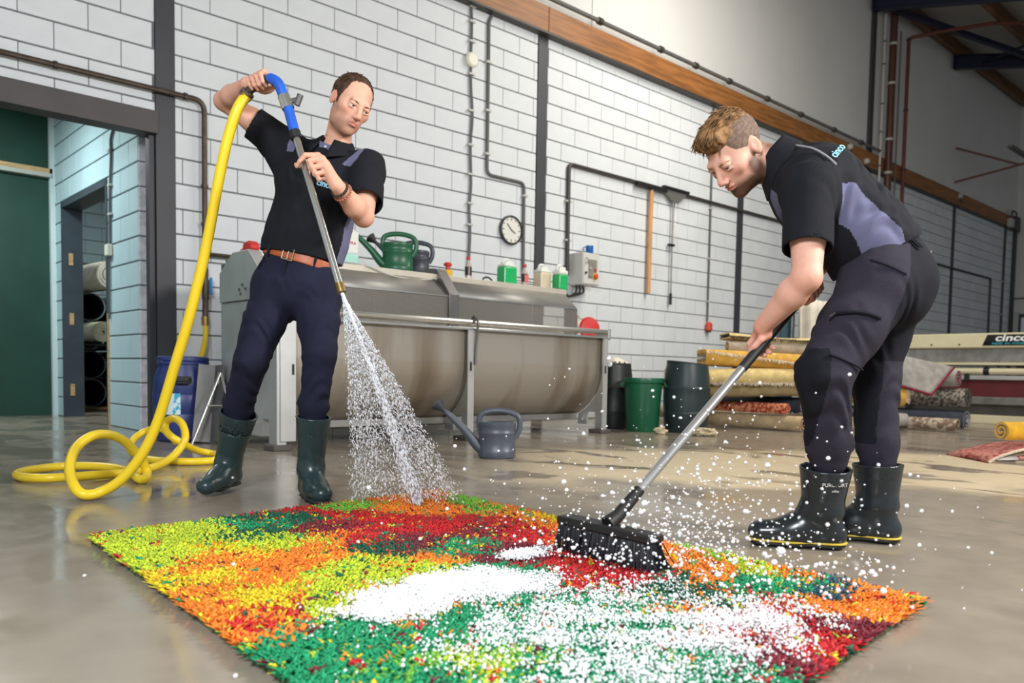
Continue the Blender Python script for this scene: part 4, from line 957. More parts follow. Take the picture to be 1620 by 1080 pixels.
def tint_mat(name, rough=.5, sss=0., bump=0., bs=200., spec=.5):
    m = bpy.data.materials.new(name); m.use_nodes = True; nt = m.node_tree; b = nt.nodes['Principled BSDF']; b.inputs['Specular IOR Level'].default_value = .38
    a = nt.nodes.new('ShaderNodeAttribute'); a.attribute_name = 'tint'
    n = nt.nodes.new('ShaderNodeTexNoise'); n.inputs['Scale'].default_value = 55; tc = nt.nodes.new('ShaderNodeTexCoord'); nt.links.new(tc.outputs['Object'], n.inputs['Vector'])
    mr = nt.nodes.new('ShaderNodeMapRange'); mr.inputs[3].default_value = .9; mr.inputs[4].default_value = 1.08; nt.links.new(n.outputs['Fac'], mr.inputs[0])
    mx = nt.nodes.new('ShaderNodeVectorMath'); mx.operation = 'SCALE'; nt.links.new(a.outputs['Color'], mx.inputs[0]); nt.links.new(mr.outputs[0], mx.inputs['Scale'])
    nt.links.new(mx.outputs[0], b.inputs['Base Color']); b.inputs['Roughness'].default_value = rough
    b.inputs['Subsurface Weight'].default_value = sss; b.inputs['Subsurface Radius'].default_value = (.012, .005, .003); b.inputs['Subsurface Scale'].default_value = .5
    if bump:
        n2 = nt.nodes.new('ShaderNodeTexNoise'); n2.inputs['Scale'].default_value = bs; nt.links.new(tc.outputs['Object'], n2.inputs['Vector'])
        bp = nt.nodes.new('ShaderNodeBump'); bp.inputs['Strength'].default_value = bump; bp.inputs['Distance'].default_value = .002; nt.links.new(n2.outputs['Fac'], bp.inputs['Height']); nt.links.new(bp.outputs[0], b.inputs['Normal'])
    return m
skin_mat = tint_mat('skin', .58, .12, .3, 320)
cloth_kw = dict(rough=.9, bump=.35, bs=420)
shirt_black = M('black_pique', (26, 27, 33), .85, var=.1, vs=5, bump=.3, bs=500, spec=.2)
shirt_lilac = M('lilac_grey_panel', (104, 104, 132), .85, var=.05, vs=5, bump=.3, bs=500, spec=.2)
trouser_navy = M('navy_twill', (31, 33, 52), .85, var=.14, vs=7, bump=.3, bs=400, spec=.2)
trouser_plum = M('plum_grey_work_cloth', (45, 42, 53), .85, var=.1, vs=7, bump=.3, bs=400, spec=.2)
trouser_dark = M('dark_stretch_panel', (22, 23, 31), .85, var=.1, vs=7, bump=.3, bs=400, spec=.2)
boot_green = M('dark_green_rubber', (42, 60, 62), .3, var=.1, vs=5)
boot_black = M('black_boot_rubber', (36, 42, 46), .24, var=.12, vs=6)
sole_mat = M('boot_sole', (30, 34, 36), .6); line_yel = M('yellow_line', (206, 178, 60), .5)
leather = M('tan_leather', (172, 88, 44), .45, var=.15, vs=14); buckle_m = M('buckle_metal', (206, 200, 186), .25, metal=.9)
eye_w = M('eye_white', (226, 220, 214), .2); eye_i = M('iris', (84, 92, 96), .15); eye_p = M('pupil', (14, 14, 16), .1)
hair_dark = M('dark_brown_hair', (74, 54, 40), .65, var=.35, vs=40, spec=.2); hair_gold = M('golden_brown_hair', (132, 98, 64), .65, var=.5, vs=40, spec=.2); fade_m = M('short_faded_hair', (112, 90, 76), .8, var=.3, vs=90)

def frame(fwd, up):
    f = nrm(fwd); u = np.array(up, float); u = nrm(u-f*(u@f)); x = np.cross(f, u)      # x: the person's right
    return np.stack([-x, f, u])                                                        # rows: person's left, forward, up

def head_prims(S, c, R, s=1., beard=False):
    g = lambda x, y, z: np.array(c)+(x*R[0]+y*R[1]+z*R[2])*s
    E = lambda p, r, k, op='u': S.ell(g(*p), np.array(r)*s, k*s, R, op)
    E((0, -.016, .032), (.0745, .096, .086), .01)
    E((0, .020, -.030), (.0590, .074, .086), .03)
    E((0, .032, -.078), (.045, .050, .038), .028)
    E((0, .072, -.101), (.021, .017, .016), .022)
    for x in (-1, 1):
        E((x*.044, .050, -.018), (.022, .026, .020), .025)
        E((x*.046, .012, -.070), (.013, .024, .026), .025)
        E((x*.031, .104, .004), (.017, .016, .011), .012, 's')
    S.cap(g(-.032, .081, .021), g(.032, .081, .021), .0115*s, k=.014*s)
    S.cap(g(0, .090, .014), g(0, .110, -.026), .0085*s, .0105*s, .012*s)
    S.ell(g(0, .111, -.032), np.array((.0115, .0105, .0095))*s, .008*s, R)
    for x in (-1, 1):
        E((x*.0115, .103, -.036), (.0075, .0095, .007), .006)
        E((x*.031, .0838, .0092), (.0165, .0108, .0066), .005)          # upper lid
        E((x*.031, .0815, -.0062), (.0150, .0092, .0038), .006)         # lower lid
        A = np.stack([nrm(R[0]*x+R[1]*.22), nrm(R[1]-R[0]*x*.22), R[2]])
        S.ell(g(x*.0750, -.014, -.006), np.array((.0070, .0190, .0315))*s, .006*s, A)
        S.ell(g(x*.0835, -.010, -.003), np.array((.0055, .0110, .0190))*s, .005*s, A, 's')
    E((0, .0935, -.0580), (.021, .0078, .0046), .007)
    E((0, .0925, -.0688), (.018, .0082, .0052), .007)
    S.cap(g(-.022, .1005, -.0630), g(.022, .1005, -.0630), .0018*s, k=.004*s, op='s')
    return g
def head_tint(T, V, c, R, s, base, beard, fade=None):
    L = ((V-np.array(c))@R.T)/s; x, y, z = L.T
    near = (np.abs(L) < .16).all(1)
    def blob(p, r): return np.exp(-(((L-np.array(p))/np.array(r))**2).sum(1))*near
    def mixc(m, col): T[:] = T*(1-m[:, None])+np.array(lin(col)[:3])*m[:, None]
    for sx in (-1, 1):
        mixc(.35*blob((sx*.045, .06, -.03), (.022, .03, .02)), (226, 140, 122)); mixc(.35*blob((sx*.08, -.01, 0), (.012, .03, .04)), (226, 136, 118))
    mixc(.4*blob((0, .115, -.03), (.013, .02, .014)), (222, 138, 120))
    lip = np.clip(1.2-((x/.021)**2+((z+.0632)/.0090)**2), 0, 1)*(y > .085)*near
    mixc(.75*np.clip(lip*3, 0, 1), (190, 104, 98))
    if beard:
        jaw = np.clip((-.050-z)/.025, 0, 1)*np.clip((y+.03)/.03, 0, 1)*near*(1-np.clip(lip*2, 0, 1))
        side = np.clip((-.005-z)/.03, 0, 1)*np.clip((np.abs(x)-.046)/.012, 0, 1)*np.clip((.055-y)/.02, 0, 1)*np.clip((y+.02)/.02, 0, 1)*near
        neck = np.clip((z+.14)/.02, 0, 1)
        mixc(beard[0]*np.clip(np.maximum(jaw, side), 0, 1)*neck, beard[1])
    if fade is not None:
        m = np.clip((z-fade[0])/.03, 0, 1)*np.clip((.030-y)/.03, 0, 1)*near
        back = np.clip((-.03-y)/.03, 0, 1)*np.clip((z+.085)/.05, 0, 1)*near
        ear = 1-np.clip(1.6-(((y+.012)/.022)**2+((z+.008)/.036)**2), 0, 1)*(np.abs(x) > .068)
        mixc(fade[1]*np.clip(np.maximum(m, back), 0, 1)*ear, fade[2])
def make_eyes(c, R, s, parent, gaze):
    for x in (-1, 1):
        p = np.array(c)+(x*.031*R[0]+.0775*R[1]+.0025*R[2])*s; r = .0118*s
        d = nrm(gaze[0]*R[0]+gaze[1]*R[1]+gaze[2]*R[2]); _, u, v = orth(Vector(d))
        o = None
        for nm, m, a0, a1, k in (('eyeball', eye_w, 34, 180, 1.0), ('iris', eye_i, 15, 36, 1.012), ('pupil', eye_p, 0, 16, 1.02)):
            pf = [(r*k*math.sin(math.radians(a)), r*k*math.cos(math.radians(a))) for a in np.linspace(a0, a1, 10)]
            q = B().lathe(pf, p, 18, tuple(d), cap=False).build(nm, m, o or parent, ang=80)
            if o is None: o = q
def strands(name, c, R, s, mat, parent, roots, flow, length, rad, n=5, seed=1):
    """locks of hair: tapered tubes that start on the scalp and follow flow(p) in head space"""
    rg = np.random.default_rng(seed); b = B()
    for p in roots:
        L = length(p)*rg.uniform(.8, 1.2); pts = [np.array(p, float)]; q = pts[0].copy()
        jit = rg.normal(0, .12, 3)
        for i in range(n):
            d = nrm(flow(q, i/n)+jit); q = q+d*L/n; pts.append(q)
        w = [np.array(c)+(a[0]*R[0]+a[1]*R[1]+a[2]*R[2])*s for a in pts]; r0 = rad*rg.uniform(.7, 1.25)*s
        b.tube(w, [r0*.8]+[r0]*(n-2)+[r0*.75, r0*.2], 5)
    return b.build(name, mat, parent, ang=80)

def grip_hand(S, P, A, n0, wrist, rc, sgn=1, curl=1., spread=.0205, thumb=True, hs=1., idx_out=0.):
    """fingers closed round a bar: P centre, A bar axis towards the index finger, n0 from bar to palm, sgn turn of the fingers"""
    P = np.array(P, float); A = nrm(A); n0 = nrm(np.array(n0, float)-A*(np.array(n0, float)@A)); m0 = np.cross(A, n0)*sgn
    def at(o, deg, r): a = math.radians(deg); return P+A*o+(n0*math.cos(a)+m0*math.sin(a))*r
    offs = [1.5*spread, .5*spread, -.5*spread, -1.5*spread]; rr = [.0088, .0092, .0088, .0078]; fac = [1, 1.08, 1, .84]
    wrist = np.array(wrist, float); kn = []
    for i, o in enumerate(offs):
        r = rr[i]*hs; q = rc+r*.9
        k = at(o, 38, q+.010); kn.append(k)
        ang = [38, 38+62*fac[i]*curl, 38+118*fac[i]*curl, 38+165*fac[i]*curl]
        if i == 0 and idx_out: ang = [38, 38+50*curl*(1-idx_out), 38+85*curl*(1-idx_out), 38+110*curl*(1-idx_out)]
        pts = [k, at(o, ang[1], q+.007), at(o*.95, ang[2], q+.002), at(o*.92, ang[3], q)]
        S.cap(pts[0], pts[1], r*1.1, r*1.02, .004); S.cap(pts[1], pts[2], r*1.0, r*.94, .003); S.cap(pts[2], pts[3], r*.93, r*.78, .003)
    base = at(0, -50, rc+.030)
    # palm: from the knuckle row to the wrist
    for i in range(4): S.cap(kn[i]*.97+base*.03, base+A*offs[i]*.72, .0115*hs, .014*hs, .010)
    S.cap(base-A*.012, base+A*.014, .017*hs, .018*hs, .012)
    S.cap(base, wrist, .0205*hs, .0255*hs, .018)
    if thumb:
        t0 = base+A*.022; t1 = at(.045, -62, rc+.022); t2 = at(.052, -105, rc+.011); t3 = at(.045, -150, rc+.009)
        S.cap(t0, t1, .0150*hs, .0120*hs, .010); S.cap(t1, t2, .0108*hs, .0100*hs, .004); S.cap(t2, t3, .0098*hs, .0080*hs, .003)
    return base

def posed_hand(S, O_, wrist, fingers, thumb, hs=1.):
    """a hand from explicit joints: offsets (right, up, towards the camera side) from O_"""
    bas = np.stack([np.array(RV), V3(0, 0, 1), -np.array(FV)]); g = lambda q: np.array(O_)+np.array(q, float)@bas
    w = np.array(wrist, float); rr = [.0092, .0094, .0090, .0080]; mc = [g(f[0]) for f in fingers]
    for a, b in zip(mc, mc[1:]): S.cap(a*.8+w*.2, b*.8+w*.2, .0125*hs, .0125*hs, .010)
    for i, f in enumerate(fingers):
        p = [g(q) for q in f]; r = rr[i]*hs
        S.cap(w*.85+p[0]*.15, p[0], .0190*hs, .0118*hs, .012); S.cap(p[0], p[1], r*1.28, r*1.12, .006); S.cap(p[1], p[2], r*1.04, r*.96, .003); S.cap(p[2], p[3], r*.93, r*.78, .0025)
    p = [g(q) for q in thumb]
    S.cap(w*.6+p[0]*.4, p[0], .0190*hs, .0145*hs, .012); S.cap(p[0], p[1], .0135*hs, .0115*hs, .008); S.cap(p[1], p[2], .0108*hs, .0100*hs, .003); S.cap(p[2], p[3], .0098*hs, .0080*hs, .003)
# ================================================================== THE TWO MEN
Rn, Fn, Zn = np.array(RV), np.array(FV), V3(0, 0, 1)
def tilt_frame(yaw, pitch, roll):
    """face turned yaw degrees to picture right of the camera, pitched down, rolled clockwise"""
    y, p, r = (math.radians(a) for a in (yaw, pitch, roll))
    h = -Fn*math.cos(y)+Rn*math.sin(y); f = h*math.cos(p)-Zn*math.sin(p); u = Zn*math.cos(p)+h*math.sin(p)
    M_ = frame(f, u); l, f, u = M_
    return np.stack([l*math.cos(r)-u*math.sin(r), f, u*math.cos(r)+l*math.sin(r)])
def scalp_flow(top, side):
    def f(q, t):
        n = nrm(np.array((q[0]/.0775**2, (q[1]+.02)/.0975**2, (q[2]-.034)/.088**2))); w = min(1, max(0, (q[2]-.03)/.05))
        d = np.array(top)*w+np.array(side)*(1-w)+np.array((np.sign(q[0])*.25*w, 0, 0)); d = d-n*(d@n); return nrm(d)+n*.06
    return f
def folds(parts):
    """cloth folds: (direction, wavelength, amplitude, centre, reach)"""
    def f(P):
        d = 0
        for dv, wl, am, c, rc in parts:
            q = P-np.array(c); g = np.exp(-(q*q).sum(-1)/(rc*rc))
            ph = (q@nrm(dv))*2*math.pi/(wl*1.35)+2.3*np.sin(q[..., 2]*17+q[..., 0]*31+wl*90)+1.8*np.sin(q[..., 1]*35-q[..., 0]*24+q[..., 2]*11); am = am*(.75+.75*np.sin(q[..., 0]*43+q[..., 2]*37+q[..., 1]*29+wl*50))
            d = d+am*np.sin(ph)*g
        return d
    return f
def boot(S, Sb, top, ank, heel, toe, r_top, r_ank, w=.046, hh=.0):
    """S: rubber, Sb: sole.  heel and toe lie on the ground"""
    top, ank, heel, toe = (np.array(q, float) for q in (top, ank, heel, toe)); d = nrm(toe-heel); up = Zn; L = np.linalg.norm(toe-heel)
    sd = nrm(np.cross(d, up))
    S.cyl(top, ank, r_top, r_ank, .012)
    S.cap(ank, heel+d*.055+up*.055, r_ank*.98, .046, .03)
    S.cap(heel+d*.040+up*.046, heel+d*L*.5+up*.048, .042, w, .02)
    S.cap(heel+d*L*.45+up*.050, heel+d*(L-.048)+up*.042, w, w*.90, .02, flat=(up, .86))
    S.cap(ank, heel+d*L*.55+up*.055, r_ank*.75, w*.8, .04)
    S.cyl(top+nrm(top-ank)*.02, top+(ank-top)*.35, r_top-.0065, r_top-.012, .003, 's')
    for a, b_, r0, r1 in ((.042, .06, .041, .041), (.10, L*.55, .034, .040), (L*.55, L-.052, .046, .044)):
        Sb.cap(heel+d*a+up*.012, heel+d*b_+up*.012, r0, r1, .02, flat=(up, .30))
    Sb.cut(heel+up*.001, up)

# ---------------------------------------------------------------- man with the lance
J = {k: V3(*v) for k, v in dict(pelvis=(1.631, 3.2, .907), hipR=(1.567, 3.259, .879), hipL=(1.682, 3.121, .862), kneeR=(1.457, 3.256, .571), calfR=(1.458, 3.364, .383), ankR=(1.442, 3.386, .125),
    kneeL=(1.634, 3.009, .601), calfL=(1.626, 3.04, .381), ankL=(1.605, 3.026, .122), waist=(1.65, 3.192, 1.028), chest=(1.708, 3.144, 1.293), neck=(1.735, 3.089, 1.445), shR=(1.626, 3.295, 1.500),
    shL=(1.828, 2.969, 1.382), head=(1.757, 2.984, 1.622), elR=(1.401, 3.393, 1.641), wrR=(1.405, 3.170, 1.655), elL=(1.724, 2.829, 1.143), wrL=(1.563, 2.753, 1.224),
    l0=(1.367, 3.118, 1.587), l1=(1.384, 3.09, 1.616), l2=(1.409, 3.055, 1.638), l3=(1.428, 3.009, 1.643), l4=(1.441, 2.982, 1.623), l5=(1.453, 2.96, 1.574), l6=(1.462, 2.941, 1.525), l7=(1.469, 2.899, 1.423), l8=(1.513, 2.63, .823)).items()}
man = thing('person', 'man in black polo shirt and green boots spraying water with a long lance', 'person', (1.6, 3.15, 0))
X1 = nrm(J['shL']-J['shR']); sp = nrm(J['chest']-J['waist']); D1 = nrm(np.cross(X1, sp)); D1 = D1 if D1@Fn < 0 else -D1      # D1: out of the chest
H1 = tilt_frame(38, 27, 15); hs1 = .985; hc1 = J['head']
gL = J['l7']+(J['l8']-J['l7'])*.235; axL = nrm(J['l7']-J['l8'])
S_ = Sculpt()
S_.cap(J['pelvis'], J['waist'], .125, .125, flat=(D1, .68)); S_.cap(J['waist'], J['chest'], .125, .145, .04, flat=(D1, .68)); S_.cap(J['shR']-Zn*.02, J['shL']-Zn*.02, .052, .052, .05)
S_.cap(J['chest'], J['neck']-D1*.02, .12, .075, .05, flat=(D1, .7))
S_.cap(J['neck']-D1*.012-Zn*.02, hc1+(-.030*H1[1]-.050*H1[2]), .054, .049, .03)
for s_ in 'RL':
    S_.chain([J['hip'+s_], J['knee'+s_], J['knee'+s_]*.3+J['calf'+s_]*.7], [.078, .050, .040], .02)
S_.chain([J['shR'], J['shR']*.45+J['elR']*.55, J['elR']], [.052, .047, .038], .02)
S_.chain([J['elR'], J['elR']*.65+J['wrR']*.35, J['wrR']], [.038, .041, .027], .015)
S_.chain([J['shL'], J['shL']*.45+J['elL']*.55, J['elL']], [.052, .047, .039], .02)
S_.chain([J['elL'], J['elL']*.65+J['wrL']*.35, J['wrL']], [.039, .042, .027], .015)
head_prims(S_, hc1, H1, hs1)
pR = (J['l1']+J['l2'])/2*.4+J['l2']*.6
grip_hand(S_, pR, nrm(J['l3']-J['l1']), Zn*.75+Fn*.65, J['wrR'], .017, -1 if np.cross(nrm(J['l3']-J['l1']), Zn*.75+Fn*.65)@(-Fn) < 0 else 1)
posed_hand(S_, gL, J['wrL'], [[(.047, .052, .004), (.006, .047, .026), (-.014, .024, .027), (-.027, .006, .022)], [(.064, .040, .008), (.022, .024, .032), (.028, -.004, .024), (.048, .001, .002)],
    [(.077, .018, .008), (.034, .001, .032), (.040, -.022, .022), (.058, -.018, .002)], [(.084, -.006, .006), (.047, -.020, .028), (.053, -.038, .018), (.068, -.032, .002)]],
    [(.066, -.012, -.022), (.028, .004, -.030), (-.012, .017, -.027), (-.040, .022, -.014)])
Vb, Qb = S_.mesh(.0032)
T = np.tile(np.array(lin((216, 164, 140))[:3]), (len(Vb), 1))
head_tint(T, Vb, hc1, H1, hs1, None, (.50, (138, 98, 76)), (.055, .5, (100, 76, 60)))
for p in (J['elR'], J['wrR'], J['elL'], pR, gL):
    m = .30*np.exp(-((Vb-p)**2).sum(1)/.045**2); T = T*(1-m[:, None])+np.array(lin((218, 140, 118))[:3])*m[:, None]
body = np_mesh('body', Vb, Qb, skin_mat, man, tint=T)
make_eyes(hc1, H1, hs1, body, (.25, .9, -.35))
g1 = lambda x, y, z: hc1+(x*H1[0]+y*H1[1]+z*H1[2])*hs1
for x in (-1, 1):
    B().tube([g1(x*.013, .0935, .0165), g1(x*.027, .0940, .0210), g1(x*.039, .0875, .0215), g1(x*.049, .0765, .0170)], [.0018, .0026, .0023, .0010], 6, flat=.7).build('eyebrow', hair_dark, body)
# hair: short, receding at the temples
SH = Sculpt()
SH.ell(g1(0, -.020, .034), np.array((.0785, .0985, .089))*hs1, .004, H1)
SH.ell(g1(0, .098, .008), np.array((.090, .088, .107))*hs1, .012, H1, 's')
SH.ell(g1(.045, .085, .070), np.array((.034, .050, .040))*hs1, .012, H1, 's'); SH.ell(g1(-.045, .085, .070), np.array((.034, .050, .040))*hs1, .012, H1, 's')
SH.ell(g1(0, .0, -.10), np.array((.12, .16, .090))*hs1, .012, H1, 's')
for x in (-1, 1): SH.cap(g1(x*.0735, .020, .020), g1(x*.0715, .022, -.018), .0055, .003, .006)
SH.disp = lambda P: .0016*np.sin((P@H1[0])*420+3*np.sin((P@H1[1])*60))*np.cos((P@H1[2])*160)
Vh, Qh = SH.mesh(.003)
hair = np_mesh('hair', Vh, Qh, hair_dark, body)
rg = np.random.default_rng(3); roots = []
while len(roots) < 420:
    q = nrm(rg.normal(size=3)); p = np.array((q[0]*.0775, -.02+q[1]*.0975, .034+q[2]*.088))
    if p[2] > -.03 and p[1] < .030 and not (abs(p[0]) > .062 and -.045 < p[1] < .02 and p[2] < .03): roots.append(p)
strands('hair_locks', hc1, H1, hs1, hair_dark, hair, roots, scalp_flow((.0, .9, -.1), (0, -.5, -.9)), lambda p: .020, .0019, 4, 5)

# trousers
BT = {}
for s_, heel, toe in (('R', (1.505, 3.520, .022), (1.275, 3.335, 0)), ('L', (1.650, 3.150, 0), (1.585, 2.870, 0))):
    hl, to = np.array(heel), np.array(toe); an = hl+(to-hl)*.24; an[2] = J['ank'+s_][2]; top = J['calf'+s_]*.85+.15*np.array((an[0], an[1], J['calf'+s_][2])); top[2] = J['calf'+s_][2]-.035
    BT[s_] = (hl, to, an, top)
ST = Sculpt()
ST.cap(J['pelvis'], J['waist']-sp*.012, .163, .160, .02, flat=(D1, .70)); ST.cap(J['hipR'], J['hipL'], .105, .105, .05, flat=(D1, .95))
ST.chain([J['hipR']-Zn*.02, J['hipR']*.5+J['kneeR']*.5, J['kneeR'], BT['R'][3]+Zn*.04, BT['R'][3]*.7+BT['R'][2]*.3], [.098, .084, .068, .061, .050], .022)
ST.chain([J['hipL']-Zn*.02, J['hipL']*.5+J['kneeL']*.5, J['kneeL'], BT['L'][3]+Zn*.04, BT['L'][3]*.7+BT['L'][2]*.3], [.098, .083, .066, .057, .046], .022)
ST.disp = folds([(Zn+Rn*.4, .045, .0050, J['calfR']+Zn*.03, .11), (Zn-Rn*.3, .043, .0050, J['calfL']+Zn*.03, .11), (Rn*.7+Zn, .055, .0042, J['kneeR']+Zn*.10, .15), (Rn-Zn, .06, .0042, J['hipL']-Zn*.10, .14), (Rn+Zn*.9, .06, .0042, J['hipR']-Zn*.08, .13), (Zn, .05, .003, J['kneeL']+Zn*.1, .13)])
ST.cut(J['waist']-sp*.014, -sp)
Vt, Qt = ST.mesh(.0048); tro = np_mesh('trousers', Vt, Qt, trouser_navy, man)
SBt = Sculpt(); SBt.cap(J['pelvis'], J['waist'], .169, .166, .02, flat=(D1, .71)); SBt.cut(J['waist']-sp*.050, sp); SBt.cut(J['waist']-sp*.010, -sp)
Vc, Qc = SBt.mesh(.004); belt = np_mesh('belt', Vc, Qc, leather, tro)
bc_ = J['waist']-sp*.030+D1*.122+X1*.015; x_, y_ = Vector(X1), Vector(sp)
B().tube([Vector(bc_)+x_*a*.024+y_*b_*.023 for a, b_ in ((-1, -1), (1, -1), (1, 1), (-1, 1), (-1, -1))], .0035, 8).tube([Vector(bc_)-y_*.02, Vector(bc_)+y_*.02], .003, 6).build('buckle', buckle_m, belt)
def loop(par, c, x, y, d, mat, w=.010, h=.028):
    c = Vector(c); x, y, d = Vector(x), Vector(y), Vector(d)
    B().add([c+x*a*w/2+y*b_*h+d*e for e in (-.004, .004) for a, b_ in ((-1, -1), (1, -1), (1, 1), (-1, 1))], [(0, 1, 2, 3), (7, 6, 5, 4), (0, 4, 5, 1), (1, 5, 6, 2), (2, 6, 7, 3), (3, 7, 4, 0)]).build('belt_loop', mat, par)
loop(tro, J['waist']-sp*.030+D1*.108-X1*.085, X1, sp, D1, trouser_navy); loop(tro, J['waist']-sp*.030+D1*.085+X1*.120, X1, sp, D1, trouser_navy)
pk = J['pelvis']+D1*.118
B().tube(crom([pk+sp*.05-X1*.10, pk+sp*.00-X1*.128-D1*.02, pk-sp*.045-X1*.145-D1*.05], 4), .0028, 6).build('pocket_seam', trouser_dark, tro)
B().tube(crom([pk+sp*.07+X1*.005, pk+sp*.0+X1*.008+D1*.0, pk-sp*.06+X1*.004-D1*.012], 4), .003, 6).build('fly_seam', trouser_dark, tro)

# polo shirt
SS = Sculpt()
SS.cap(J['waist']-sp*.08, J['waist']+sp*.05, .176, .172, .03, flat=(D1, .70)); SS.cap(J['waist']+sp*.04, J['chest']-sp*.02, .170, .186, .05, flat=(D1, .68))
SS.cap(J['chest']-X1*.065+sp*.04, J['chest']+X1*.065+sp*.04, .118, .118, .05, flat=(D1, .98)); SS.cap(J['shR']-Zn*.030, J['shL']-Zn*.030, .066, .066, .05)
SS.cap(J['chest']+sp*.05, J['neck']-sp*.03, .13, .078, .05, flat=(D1, .75))
eR = J['shR']*.46+J['elR']*.54; eL = J['shL']*.26+J['elL']*.74
SS.cyl(J['shR']*1.15-J['elR']*.15-Zn*.012, eR-Zn*.010, .073, .069, .035); SS.cyl(J['shL']*1.1-J['elL']*.1, eL, .070, .073, .035)
SS.cap(J['chest']-X1*.13-sp*.01, J['shR']*.75+J['elR']*.25-Zn*.04, .055, .045, .05)
SS.cyl(J['shR']*.6+J['elR']*.4-Zn*.010, J['shR']*.40+J['elR']*.60-Zn*.010, .062, .064, .002, 's'); SS.cyl(J['shL']*.42+J['elL']*.58, J['shL']*.20+J['elL']*.80, .064, .068, .002, 's')
SS.cap(J['neck']+sp*.01, J['neck']+sp*.10+D1*.01, .058, .066, .006, op='s')
SS.disp = folds([(X1+sp*.7, .085, .0055, J['chest']-sp*.06-X1*.02, .17), (X1*.9-sp, .07, .005, J['waist']+sp*.12+X1*.05, .14), (sp+X1*.3, .05, .004, J['waist']+sp*.0-X1*.05, .11), (X1-sp*.8, .06, .006, J['shR']-X1*.02-Zn*.05, .10), (sp, .06, .004, J['shL']-Zn*.08, .09), (X1+sp*.2, .06, .005, J['waist']+sp*.1-X1*.06, .12)])
SS.cut(J['waist']-sp*.022+X1*.0, sp*1-X1*.10)
Vs, Qs = SS.mesh(.0045)
def loc1(c): q = c-J['chest']; return q@X1, q@D1, q@sp
def side1(c):
    u, d, h = loc1(c); return (np.abs(u) > .158+.25*np.maximum(h+.10, 0)) & (h < -.05) & (d < .03)
def yoke1(c):
    u, d, h = loc1(c); ar = np.where(u > 0, u-.5*(h-.10), -u-.5*(h-.10)); return (h > .105) & (d > -.02) & (np.abs(u) > .085) & (np.abs(u) < .165) & (np.abs(np.abs(u)-.135-.35*(h-.11)) < .020)
shirt = split('polo_shirt', Vs, Qs, shirt_black, man, [(nm, shirt_lilac, (lambda c, f=f, s=s: f(c) & (s*((c-J['chest'])@X1) > 0)), lab) for nm, f, lab in (('side_panel', side1, 'lilac grey side panel'), ('shoulder_panel', yoke1, 'lilac grey shoulder panel')) for s in (-1, 1)])
# collar and placket
def collar(par, nk, axis, front, side, r0, r1, h, gap, mat, point=.035, dz=0.):
    axis, front, side = nrm(axis), nrm(front), nrm(side); b = B()
    def f(u, v):
        a = math.radians(gap+(360-2*gap)*u); d = front*math.cos(a)+side*math.sin(a); e = abs(u-.5)*2; r = r0+(r1-r0)*v
        drop = -(.012+point*max(0, e-.72)/.28)*v*1.0
        return nk+d*r*(1+.05*v)+axis*(h*(1-v)+drop-.022*max(0, math.cos(a))*1)+front*dz
    b.sheet(f, 40, 6); return b.build('collar', mat, par, solid=.005, ang=80)
collar(shirt, J['neck']+sp*.012-D1*.004, sp*.95-D1*.16, D1, X1, .064, .104, .046, 20, shirt_black, .03)
pc = J['neck']+D1*.066-sp*.012
B().add([pc+X1*a+sp*b_+D1*e for e in (0, .006) for a, b_ in ((-.030, .026), (.034, .020), (.020, -.060), (-.012, -.060))], [(0, 1, 2, 3), (7, 6, 5, 4), (0, 4, 5, 1), (1, 5, 6, 2), (2, 6, 7, 3), (3, 7, 4, 0)]).build('placket', shirt_lilac, shirt, bev=.002)
for h in (.008, -.022): B().lathe([(.0055, 0), (.0055, .003), (.003, .004)], pc+D1*.008+X1*.006+sp*h, 10, tuple(D1)).build('button', clip_mat, shirt)
def skin_at(Vx, p, d):
    """furthest surface point of a garment along d near the line through p"""
    q = Vx-p; off = q-np.outer(q@d, d); k = np.linalg.norm(off, axis=1) < .012; return p+d*(q[k]@d).max() if k.any() else p
logo_blue = M('logo_light_blue', (150, 206, 226), .6)
lg = skin_at(Vs, J['chest']+X1*.085-sp*.005, D1); 
text('chest_print', 'cinco', .036, logo_blue, shirt, Vector(lg)+Vector(D1)*.006-Vector(X1)*.03, X1, sp, .0015, .0008)

# boots
for s_, rt in (('R', .079), ('L', .071)):
    SB, SO = Sculpt(), Sculpt(); hl, to, an, top = BT[s_]
    boot(SB, SO, top, an, hl, to, rt, .050)
    SB.disp = folds([(Zn, .05, .003, an+Zn*.02, .07)]) ; SB.cut(hl*0+V3(0, 0, .010), Zn)
    Vx, Qx = SB.mesh(.004); bo = np_mesh('boot', Vx, Qx, boot_green, man)
    Vx, Qx = SO.mesh(.004); np_mesh('sole', Vx, Qx, sole_mat, bo)
    ax = nrm(top-an); _, u, v = orth(Vector(ax))
    B().tube([Vector(top)-Vector(ax)*.004+(u*math.cos(a)+v*math.sin(a))*(rt-.002) for a in np.linspace(0, 2*math.pi, 33)], .0035, 6, cap=False).build('rim_band', boot_green, bo)
# bracelets
bd = nrm(J['elL']-J['wrL']); _, u, v = orth(Vector(bd))
for i, (o, r, m) in enumerate(((.020, .0065, M('dark_beads', (56, 40, 34), .4)), (.040, .0055, M('copper_beads', (176, 112, 84), .35)))):
    c = Vector(J['wrL']+bd*o); rr = .031+.004*i; n = 20; b = B()
    for k in range(n):
        a = 2*math.pi*k/n; p = c+(u*math.cos(a)+v*math.sin(a))*rr; b.lathe([(0, -r), (r*.8, -r*.6), (r, 0), (r*.8, r*.6), (0, r)], p, 8, cap=False)
    b.build('bracelet', m, man)
